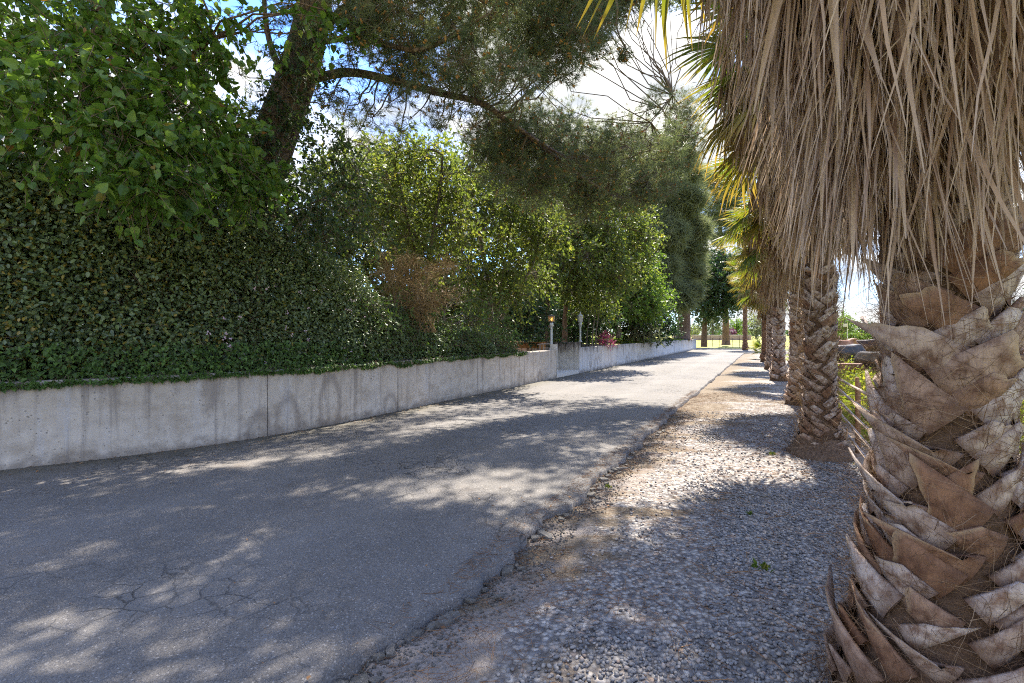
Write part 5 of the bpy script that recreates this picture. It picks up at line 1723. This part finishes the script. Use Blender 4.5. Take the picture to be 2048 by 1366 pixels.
def fibre_strands(mb, c, rad, z0, z1, n, L=.12, w=.0012, amin=0, amax=2 * math.pi):
    a = amin + (amax - amin) * rng.random(n)
    z = z0 + (z1 - z0) * rng.random(n)
    er = np.stack([np.cos(a), np.sin(a), 0 * a], 1)
    et = np.stack([-np.sin(a), np.cos(a), 0 * a], 1)
    r0 = np.array([rad(q) for q in z])
    p0 = np.stack([c[0] + er[:, 0] * r0, c[1] + er[:, 1] * r0, z], 1) + er * .01
    d = unit(et * rng.normal(size=(n, 1)) * .9 + np.array([0, 0, 1]) * (rng.normal(size=(n, 1)) * .6 + .2) + er * (.15 + .3 * rng.random((n, 1))))
    b2 = unit(et * rng.normal(size=(n, 1)) + np.array([0, 0, 1]) * rng.normal(size=(n, 1)) + er * .2)
    l = L * (.4 + rng.random(n))
    k = 4
    ws = w * (1 - np.linspace(0, .9, k))
    sd = unit(np.cross(d, rvec(n)))
    V = []
    for i_, v in enumerate(np.linspace(0, 1, k)):
        pt = p0 + d * (l * v)[:, None] + b2 * (l * v * v * .8)[:, None]
        V += [pt - sd * ws[i_], pt + sd * ws[i_]]
    V = np.stack(V, 1).reshape(-1, 3)
    base = (np.arange(n) * 2 * k)[:, None]
    F = np.concatenate([base + np.array([[2 * i_, 2 * i_ + 1, 2 * i_ + 3, 2 * i_ + 2]]) for i_ in range(k - 1)])
    mb.add(V, F, np.repeat(rng.random(n), 2 * k), .5)

def palm(c, label, rad, boots, skirt, crown, top=5.0, detail=2, root_h=0.0, seed=1, boot_s=1.0, fib=0):
    """rad(z): trunk radius; boots: (z0, z1, rows, per row); skirt(phi) -> list of (z hub, r hub, length scale)"""
    random.seed(seed)
    o = thing('palm_tree', c, label, 'palm tree', 'fan palms along the verge')
    to_cam = math.atan2(-c[1], -c[0])
    b = MB()
    zz = np.linspace(-.1, top, 40)
    lathe(b, (c[0], c[1], 0), [(rad(z) * (1 + .015 * math.sin(z * 37)), z) for z in zz], 22)
    b.obj('trunk', M['palmcore'], o, True)
    if root_h:
        b = MB()
        k = 26
        V, th = [], np.arange(k) / k * 2 * math.pi
        hs = np.linspace(-.08, root_h, 9)
        for z in hs:
            f = max(0, 1 - max(z, 0) / root_h)
            for a in th:
                rr = rad(z) + .03 + .10 * f ** 2 * (.55 + .6 * float(vnoise(a * 3 + seed, 3.0 + z)))
                V.append((c[0] + rr * math.cos(a), c[1] + rr * math.sin(a), z))
        F = [[i_ * k + j, i_ * k + (j + 1) % k, (i_ + 1) * k + (j + 1) % k, (i_ + 1) * k + j] for i_ in range(8) for j in range(k)]
        b.add(V, np.array(F))
        b.obj('root_base', M['palmroot'], o, True)
    z0, z1, rows, per = boots
    joined = MB()
    cnt = 0
    for j in range(rows):
        for q in range(per):
            z = z0 + (z1 - z0) * (j + .5 + random.gauss(0, .10)) / rows
            a = to_cam + (q + .5 * (j % 2) + random.gauss(0, .07)) / per * 2 * math.pi
            er = np.array([math.cos(a), math.sin(a), 0])
            et = np.array([-er[1], er[0], 0])
            low = max(0, 1 - (z - z0) / .35) if root_h == 0 else max(0, 1 - (z - z0) / .2)
            lean = .08 + random.random() * .08 + .14 * low
            up = unit(np.array([0, 0, 1.0]) + er * lean)
            fa = (a - to_cam + math.pi) % (2 * math.pi) - math.pi
            sg = 1 if fa > random.gauss(.12, .38) else 0
            ro = random.gauss(0, .09) - (1 if sg else -1) * -.25 * low
            y = up * math.cos(ro) + et * math.sin(ro)
            y = unit(y)
            zx = unit(er - up * (er @ up))
            x = np.cross(y, zx)
            pos = np.array([c[0], c[1], 0]) + er * (rad(z) + .004) + np.array([0, 0, z])
            s = boot_s * (.75 + .5 * random.random()) * (1 + .25 * low)
            if detail >= 1:
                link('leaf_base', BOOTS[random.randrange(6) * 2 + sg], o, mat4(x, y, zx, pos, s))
            else:
                bt = BOOT_T[random.randrange(2) * 2 + sg]
                W = np.stack([x, y, zx])
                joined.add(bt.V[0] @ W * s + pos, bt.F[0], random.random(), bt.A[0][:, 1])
            cnt += 1
    if detail < 1:
        tag(joined.obj('leaf_bases', M['boot'], o, True), kind='stuff')
    if fib:
        b = MB()
        fibre_strands(b, c, lambda z: rad(z) + .02, z0 - .1, z1, fib, .14 if detail == 2 else .2, .0011 if detail == 2 else .003)
        tag(b.obj('fibres', M['fibre'], o), kind='stuff')
    for phi, zh, rh, sc in skirt:
        a = to_cam + phi
        er = np.array([math.cos(a), math.sin(a), 0])
        et = np.array([er[1], -er[0], 0])
        tilt = .10 + random.gauss(0, .05)
        z = unit(np.array([0, 0, 1]) - er * tilt * .0 + et * random.gauss(0, .07) + er * random.gauss(0, .06))
        x = unit(np.cross(er, z)) * (1 if random.random() < .5 else 1)
        y = np.cross(z, x)
        pos = np.array([c[0], c[1], 0]) + er * rh + np.array([0, 0, zh])
        lib = DEAD if detail == 2 else DEADFAR
        link('dead_frond', lib[random.randrange(len(lib))], o, mat4(x, y, z, pos, sc))
    for q in range(crown):
        a = q * 2.399 + seed
        el = R(62 - 118 * (q / crown) ** .9 + random.gauss(0, 7))
        er = np.array([math.cos(a), math.sin(a), 0])
        y = unit(er * math.cos(el) + np.array([0, 0, 1]) * math.sin(el))
        z = unit(np.array([0, 0, 1.0]) - y * y[2] + np.array([0, 0, 1e-4]))
        x = np.cross(y, z)
        pos = np.array([c[0], c[1], top - .2 - .5 * q / crown]) + er * .22
        lib = YELLOW if (q > crown * .72 and random.random() < .6) else GREEN
        link('fan_frond', lib[random.randrange(len(lib))], o, mat4(x, y, z, pos, 1.0 + random.random() * .35))
    return o

def skirt_list(n, top, bottom, seed, rr=lambda u: .38 + .42 * u, phis=(-math.pi, math.pi), tone=None):
    """n dead fronds from the crown down to the ragged hem; u=0 at the hem"""
    random.seed(seed)
    out = []
    for q in range(n):
        phi = phis[0] + (phis[1] - phis[0]) * random.random()
        u = random.random() ** .85
        sc = .85 + .4 * random.random()
        hem = bottom(phi)
        zh = hem + 1.12 * sc + (top - hem - 1.0) * u
        out.append((phi, zh, rr(u) + random.gauss(0, .05), sc))
    return out

# the nearest palm
c1 = np.array([1.70, 1.97, 0.0])
def rad1(z):
    return float(np.interp(z, [-.2, .1, .35, .7, 1.0, 1.6, 2.2, 3, 6], [.40, .345, .285, .222, .186, .166, .156, .14, .12]))
def hem1(phi):
    # hem seen from the drive: low on the left and front, lifted on the right
    return float(np.interp(phi, [-math.pi, -1.6, -.6, .15, .6, 1.0, 1.6, math.pi], [2.1, 1.80, 1.60, 1.58, 1.80, 2.08, 2.3, 2.2]))
random.seed(5)
sk = []
for q in range(300):
    phi = -2.5 + 4.5 * random.random()
    z_end = hem1(phi) + (3.5 - hem1(phi)) * random.random() ** 1.25
    sc = .85 + .4 * random.random()
    full = float(np.interp(z_end, [1.4, 1.7, 2.2, 2.6, 3.0, 3.5], [.27, .36, .60, .76, .90, 1.0]))
    sk.append((phi, z_end + 1.12 * sc, max(.24, full * (1 - .45 * random.random() ** 2) - .06), sc))
sk += skirt_list(40, 4.6, lambda p: 2.5, 8, lambda u: .4 + .4 * u, (2.0, 3.8))
palm(c1, 'largest and nearest fan palm with a thick basketwork trunk and shaggy brown skirt', rad1, (.0, 2.35, 33, 9), sk, 30, 5.3, 2, 0, 21, .90, 9000)

# second palm
c2 = np.array([3.93, 6.38, 0.0])
def rad2(z):
    return float(np.interp(z, [-.2, 0, .25, .5, .8, 1.5, 2.2, 3, 6], [.31, .27, .21, .175, .16, .152, .15, .14, .12]))
sk = skirt_list(110, 4.9, lambda p: 2.02 + .12 * math.sin(p * 2 + 1), 15, lambda u: .30 + .14 * u) + skirt_list(90, 5.2, lambda p: 2.5 + .3 * math.sin(p + 2), 16, lambda u: .5 + .3 * u) + skirt_list(50, 5.2, lambda p: 3.2, 17, lambda u: .75 + .35 * u)
palm(c2, 'second fan palm from the camera with bare flared root base', rad2, (.05, 2.3, 31, 8), sk, 34, 5.6, 1, .20, 22, .70, 2500)
# third, fourth, fifth
c3 = np.array([6.25, 10.9, 0.0])
sk = skirt_list(75, 4.8, lambda p: 2.1 + .1 * math.sin(p * 2), 25, lambda u: .32 + .2 * u) + skirt_list(60, 5.1, lambda p: 2.9, 26, lambda u: .6 + .35 * u)
palm(c3, 'third fan palm half hidden behind the trunk of the second', lambda z: rad2(z) * .96, (.05, 2.3, 30, 9), sk, 32, 5.4, 1, 0, 23, .74, 500)
c4 = np.array([8.75, 16.4, 0.0])
sk = skirt_list(70, 4.9, lambda p: 2.0 + .15 * math.sin(p * 2), 35, lambda u: .34 + .2 * u) + skirt_list(55, 5.2, lambda p: 2.8, 36, lambda u: .6 + .4 * u)
palm(c4, 'fourth fan palm with a pale sunlit trunk left of the third', lambda z: rad2(z) * .98, (.05, 2.3, 28, 9), sk, 34, 5.5, 1, 0, 24, .78)
c5 = np.array([11.2, 21.6, 0.0])
sk = skirt_list(60, 5.0, lambda p: 1.9, 45, lambda u: .34 + .2 * u) + skirt_list(50, 5.2, lambda p: 2.7, 46, lambda u: .6 + .4 * u)
palm(c5, 'fifth fan palm mostly hidden behind the fourth trunk', lambda z: rad2(z) * 1.05, (.1, 2.3, 24, 9), sk, 34, 5.4, 0, 0, 25, .75)
c6 = np.array([13.9, 27.4, 0.0])
sk = skirt_list(60, 4.8, lambda p: 1.5, 55, lambda u: .34 + .2 * u) + skirt_list(40, 5.0, lambda p: 2.4, 56, lambda u: .6 + .4 * u)
palm(c6, 'sixth and farthest fan palm of the close row with low golden fronds', lambda z: rad2(z), (.1, 2.2, 20, 9), sk, 34, 4.8, 0, 0, 26, 1.0)
c7 = P(1490, 700, 47); c7[2] = 0
palm(c7, 'lone slim palm trunk standing by the wire fence past the end of the drive', lambda z: rad2(z) * 1.05, (.1, 4.2, 34, 8), skirt_list(50, 7.6, lambda p: 4.3, 65, lambda u: .4 + .4 * u), 30, 8.0, 0, 0, 27, 1.1)
# small low palm growing at the row's far end
c8 = P(1532, 702, 30); c8[2] = 0
o = thing('small_palm', c8, 'small low green fan palm at the far end of the verge', 'palm plant')
b = MB(); lathe(b, (c8[0], c8[1], -.05), [(.16, 0), (.17, .25), (.12, .5)], 10); b.obj('trunk', M['palmcore'], o, True)
for q in range(14):
    a, el = q * 2.4, R(70 - 75 * q / 14)
    er = np.array([math.cos(a), math.sin(a), 0])
    y = unit(er * math.cos(el) + np.array([0, 0, math.sin(el)]))
    z = unit(np.array([0, 0, 1.0]) - y * y[2] + 1e-4)
    link('fan_frond', GREEN[q % 5], o, mat4(np.cross(y, z), y, z, c8 + np.array([0, 0, .45]), .75))

# ------------------------------------------------------------------ pipe fence by the pasture
fence = thing('pipe_fence', ST(7.6, 1.02, 0), 'rusty pipe fence with five rails between the palms and the pasture', 'fence')
zr = (.84, .66, .48, .30, .12)
for s in (3.9, 7.62, 11.4, 15.2, 19, 23):
    p = ST(s, 1.02)
    b = MB(); lathe(b, (p[0], p[1], -.15), [(.023, 0), (.023, 1.09), (.018, 1.1)], 10); b.obj('post', M['rust'], fence, True)
    b = MB(); lathe(b, (p[0] + .05, p[1] + .04, -.15), [(.019, 0), (.019, 1.02), (.015, 1.03)], 8); b.obj('brace_post', M['rust'], fence, True)
for q, z in enumerate(zr):
    b = MB()
    ss = np.linspace(.6, 30, 34)
    tube(b, [ST(s, .975, z + .01 * math.sin(s * 1.3 + q) + (fnoise(s * .6, q + .5) - .5) * .03) for s in ss], .017, 7)
    b.obj('rail', M['pipe'], fence, True)

# ------------------------------------------------------------------ pasture weeds and grass
wb_ = MB()
n = 9000
s_ = 5.2 + 20 * rng.random(n) ** 1.2
t_ = 1.55 + 9 * rng.random(n) ** 1.2
dens = fnoise(s_ * .7 + 3, t_ * .7)
lowbit = (s_ < 9) & (t_ < 2.6)
k = (dens + .25 * rng.random(n) > np.where(lowbit, .62, .42))
s_, t_ = s_[k], t_[k]
n = len(s_)
H = np.where(s_ < 8.5, .28, .62) * (.35 + 1.0 * fnoise(s_ * .9 + 9, t_ * .9)) * (.6 + .6 * rng.random(n))
pos = np.stack([s_ * U[0] + t_ * N[0], s_ * U[1] + t_ * N[1], np.full(n, -.04)], 1)
d = unit(np.stack([rng.normal(size=n) * .22, rng.normal(size=n) * .22, np.ones(n)], 1))
stick_scatter(wb_, pos, pos + d * H[:, None], .005, np.repeat(rng.random(n), 6))
for f in (.4, .7, .95):
    pp = pos + d * (H * f)[:, None] + rng.normal(size=(n, 3)) * .03
    scatter(wb_, LEAF4, pp, *frames(unit(rvec(n) + np.array([0, 0, .5])), unit(rvec(n) + np.array([0, 0, .8]))), (.07 + .08 * rng.random(n)) * (1.25 - .5 * f))
n = 9000
s_, t_ = 2 + 22 * rng.random(n) ** 1.3, 1.25 + 7 * rng.random(n) ** 1.3
k = fnoise(s_ * .8 + 1, t_ * .8 + 5) + .2 * rng.random(n) > .5
s_, t_ = s_[k], t_[k]
n = len(s_)
pos = np.stack([s_ * U[0] + t_ * N[0], s_ * U[1] + t_ * N[1], np.full(n, -.04)], 1)
d = unit(np.stack([rng.normal(size=n) * .4, rng.normal(size=n) * .4, np.ones(n)], 1))
scatter(wb_, LEAF4, pos, *frames(d, rvec(n)), (.10 + .16 * rng.random(n)))
tag(wb_.obj('tall_weeds', M['weed']), 'tall yellow green weeds growing in the sunny pasture beyond the pipe fence', 'weeds', kind='stuff')
# lawn grass on the terrace
gb = MB()
n = 9000
u_ = rng.random(n) * 1.0
w_ = .25 + 9 * rng.random(n) ** 1.5
ff = far_wall[8] + (far_wall[-1] - far_wall[8]) * u_[:, None]
pos = np.stack([ff[:, 0] - .891 * w_, ff[:, 1] + .454 * w_, .95 + np.minimum(1, w_ / 14) * .2], 1)
d = unit(np.stack([rng.normal(size=n) * .5, rng.normal(size=n) * .5, np.ones(n)], 1))
scatter(gb, LEAF4, pos, *frames(d, rvec(n)), .07 + .08 * rng.random(n))
tag(gb.obj('lawn_grass', M['grass']), 'short lawn grass on the raised garden behind the far wall', 'grass', kind='stuff')

# ------------------------------------------------------------------ cattle
def cow_mesh(name, mat, pose, seed):
    r = random.Random(seed)
    S = []
    def cap(a, b, r0, r1, k=7, flat=1.0):
        for i_ in range(k):
            u = i_ / (k - 1)
            S.append(([a[q] + (b[q] - a[q]) * u for q in range(3)], r0 + (r1 - r0) * u, flat))
    cap((-.78, 0, 1.02), (-.3, 0, .93), .30, .37, 6)
    cap((-.3, 0, .93), (.45, 0, .95), .37, .34, 8)
    cap((.45, 0, .95), (.70, 0, 1.02), .34, .24, 4)
    cap((-.9, 0, 1.10), (-.6, 0, 1.12), .17, .2, 4)
    if pose == 'graze':
        cap((.68, 0, 1.0), (1.12, 0, .58), .22, .14, 8); cap((1.12, 0, .58), (1.38, 0, .22), .14, .085, 7); hd = (1.14, .60)
    else:
        cap((.68, 0, 1.05), (1.0, 0, 1.2), .22, .16, 6); cap((1.0, 0, 1.2), (1.36, 0, 1.02), .15, .09, 7); hd = (1.03, 1.28)
    for sy in (-1, 1):
        cap((.48, sy * .17, .80), (.50, sy * .17, .42), .13, .07, 8); cap((.50, sy * .17, .42), (.49, sy * .17, .05), .06, .05, 9)
        cap((-.78, sy * .17, .92), (-.70, sy * .18, .62), .19, .12, 6); cap((-.70, sy * .18, .62), (-.88, sy * .18, .42), .10, .062, 6); cap((-.88, sy * .18, .42), (-.84, sy * .18, .05), .058, .05, 9)
        cap((hd[0], sy * .10, hd[1]), (hd[0] - .05, sy * .27, hd[1] + .02), .05, .04, 5)
    cap((-1.07, 0, 1.12), (-1.14, 0, .62), .035, .03, 16); cap((-1.14, 0, .62), (-1.14, 0, .42), .05, .03, 8)
    b = MB()
    for p, rr, _ in S:
        b.add(ICO_V * rr * 1.06 * np.array([1, .92, 1]) + np.array(p), ICO_F)
    o = b.obj(name, mat)
    m = o.modifiers.new('join', 'REMESH')
    m.mode = 'VOXEL'
    m.voxel_size = .035
    m.use_smooth_shade = True
    s = o.modifiers.new('soften', 'SMOOTH')
    s.iterations = 6
    s.factor = .5
    bpy.context.view_layer.update()
    ev = o.evaluated_get(bpy.context.evaluated_depsgraph_get())
    me = bpy.data.meshes.new_from_object(ev)
    me.name = name
    me.materials.clear()
    me.materials.append(mat)
    old = o.data
    o.modifiers.clear()
    o.data = me
    bpy.data.meshes.remove(old)
    return o
def place_cow(px, d, rz, sc, mat, pose, lab, z=-.05):
    o = cow_mesh('cow', M[mat], pose, int(px))
    c = P(px, 668, d)
    o.location = (c[0], c[1], z)
    o.rotation_euler = (0, 0, R(rz))
    o.scale = (sc,) * 3
    tag(o, lab, 'cow', 'cattle in the pasture')
place_cow(1690, 18.0, 205, .92, 'cow_black', 'graze', 'black cow grazing with lowered head just right of the second palm trunk')
place_cow(1716, 25.0, 165, 1.0, 'cow_dark', 'stand', 'dark brown cow standing broadside farthest back in the group')
place_cow(1742, 15.2, 78, .86, 'cow_black', 'graze', 'black cow seen from its rump against the nearest palm trunk', -.12)
place_cow(1672, 22.5, 20, 1.02, 'cow_brown', 'stand', 'reddish brown cow standing behind the black ones')
place_cow(1705, 15.4, 150, .6, 'cow_brown', 'graze', 'small brown calf among the weeds in front of the cattle', -.15)

# ------------------------------------------------------------------ end of the drive and the far fields
wf = thing('wire_fence', P(1470, 700, 52), 'thin wire fence with slim stakes across the end of the drive', 'fence')
for px in np.arange(1398, 1536, 13.5):
    d = 66 - (px - 1398) / 137 * 16
    c = P(px, 700, d)
    b = MB(); tube(b, [(c[0], c[1], -.1), (c[0], c[1], 1.0)], .028, 6); b.obj('stake', M['dark_iron'], wf, True)
for z in (.25, .6, .92):
    b = MB()
    tube(b, [(*P(px, 700, 66 - (px - 1398) / 137 * 16)[:2], z) for px in np.arange(1394, 1540, 12)], .012, 5)
    b.obj('wire', M['dark_iron'], wf)
bw = thing('brick_wall', P(1440, 680, 128), 'long low brick garden wall with pale coping across the far field', 'wall')
e0, e1 = P(1384, 700, 128), P(1502, 700, 128)
b = MB(); box(b, ((e0[0] + e1[0]) / 2, 128, .5), (e1[0] - e0[0], .4, 1.25)); b.obj('brickwork', M['brick'], bw)
b = MB(); box(b, ((e0[0] + e1[0]) / 2, 128, 1.2), (e1[0] - e0[0] + .2, .55, .14)); b.obj('coping', M['cap'], bw)
for px in np.linspace(1386, 1500, 7):
    p_ = P(px, 700, 127.75)
    b = MB(); box(b, (p_[0], p_[1], .55), (.6, .3, 1.34)); b.obj('pier', M['brick'], bw)

def far_tree(label, px, d, cs, r, n, m_, leaf, group='far trees beyond the fields', cat='tree', name='far_tree'):
    c0 = P(px, 690, d)
    c0[2] = -.1
    c1 = P(px, 668, d)
    c1[2] = max(2.0, P(cs[0][0], cs[0][1], d)[2])
    broadleaf(name, label, cat, group, [([c0, (c0 + c1) / 2 + np.array([.1, 0, 0]), c1], .4, .12)], px_clumps(cs, d, r, n, .06), M[m_], M['greybark'], leaf, LEAF4, 6, leaf * 2.2, 1.0, .1, limb_r=.12, twigs=False)
far_tree('grey green willowy far tree left of the lone palm trunk', 1425, 150, [(1420, 625), (1435, 635), (1405, 645), (1425, 650), (1445, 650), (1415, 610), (1400, 660, .7), (1440, 615, .8)], 2.9, 60, 'softneedle', .7)
far_tree('bright yellow green far bush behind the brick wall', 1472, 142, [(1465, 655), (1475, 648), (1484, 655), (1470, 662, .7), (1482, 664, .7)], 1.9, 60, 'paleleaf', .6)
far_tree('magenta flowering far bush above the brick wall', 1461, 133, [(1459, 664), (1464, 664)], .8, 60, 'purple', .35, None, 'bush', 'far_bush')
far_tree('dull green far tree right of the lone palm trunk', 1512, 170, [(1505, 650), (1518, 645), (1530, 655), (1500, 662), (1524, 664), (1512, 630)], 3.2, 60, 'softneedle', .8)
far_tree('small round far tree seen past the big conifer trunk', 1388, 160, [(1385, 660), (1392, 663), (1380, 666, .7)], 1.6, 60, 'midleaf', .6)
far_tree('large round sunlit far tree beyond the cattle', 1688, 128, [(1672, 655), (1684, 650), (1696, 655), (1690, 642), (1678, 644), (1704, 662, .8), (1668, 664), (1688, 664)], 2.5, 90, 'paleleaf', .55)
far_tree('darker low far tree right of the round one', 1722, 140, [(1714, 662, .9), (1724, 657), (1734, 660), (1742, 664, .8), (1730, 666)], 2.0, 80, 'darkleaf', .55)
far_tree('far tree showing in the gap right of the nearest palm trunk', 2052, 90, [(2046, 640), (2058, 630), (2050, 655), (2064, 655), (2056, 610), (2040, 660)], 2.0, 80, 'darkleaf', .5)
hr = thing('field_hedge', P(1705, 676, 105), 'clipped green hedge row running across the far field behind the cattle', 'hedge')
b = MB()
for px in np.arange(1600, 1790, 5):
    pos, ld, nr, sz, _, _ = leaf_sprays(P(px, 675, 105), (.6, .5, .85), 26, 6, .5, .38, 0)
    scatter(b, LEAF4, pos, *frames(ld, nr), sz)
tag(b.obj('leaves', M['paleleaf'], hr), kind='stuff')
pole = thing('flag_pole', P(1695, 676, 90), 'thin white pole with a pale pennant in the far field', 'pole')
b = MB(); c = P(1695, 676, 90); tube(b, [(c[0], c[1], -.1), (c[0], c[1], 3.6)], .06, 7); b.obj('pole', M['cap'], pole, True)
b = MB(); box(b, (c[0] - .4, c[1], 3.1), (.7, .05, .55)); b.obj('pennant', M['cap'], pole)
# a belt of woodland along the horizon
wb2 = MB()
for q in range(150):
    x_ = -260 + 620 * (q + random.random()) / 150
    y_ = 300 + 60 * random.random()
    h = 3.5 + 5 * random.random() * float(vnoise(x_ * .03, .5))
    pos, ld, nr, sz, _, _ = leaf_sprays((x_, y_, h * .5), (3.5, 3, h * .55), 14, 6, 2.6, 2.2, 0)
    scatter(wb2, LEAF4, pos, *frames(ld, nr), sz)
tag(wb2.obj('far_woodland', M['darkleaf']), 'belt of dark woodland along the horizon', 'woodland', kind='stuff')
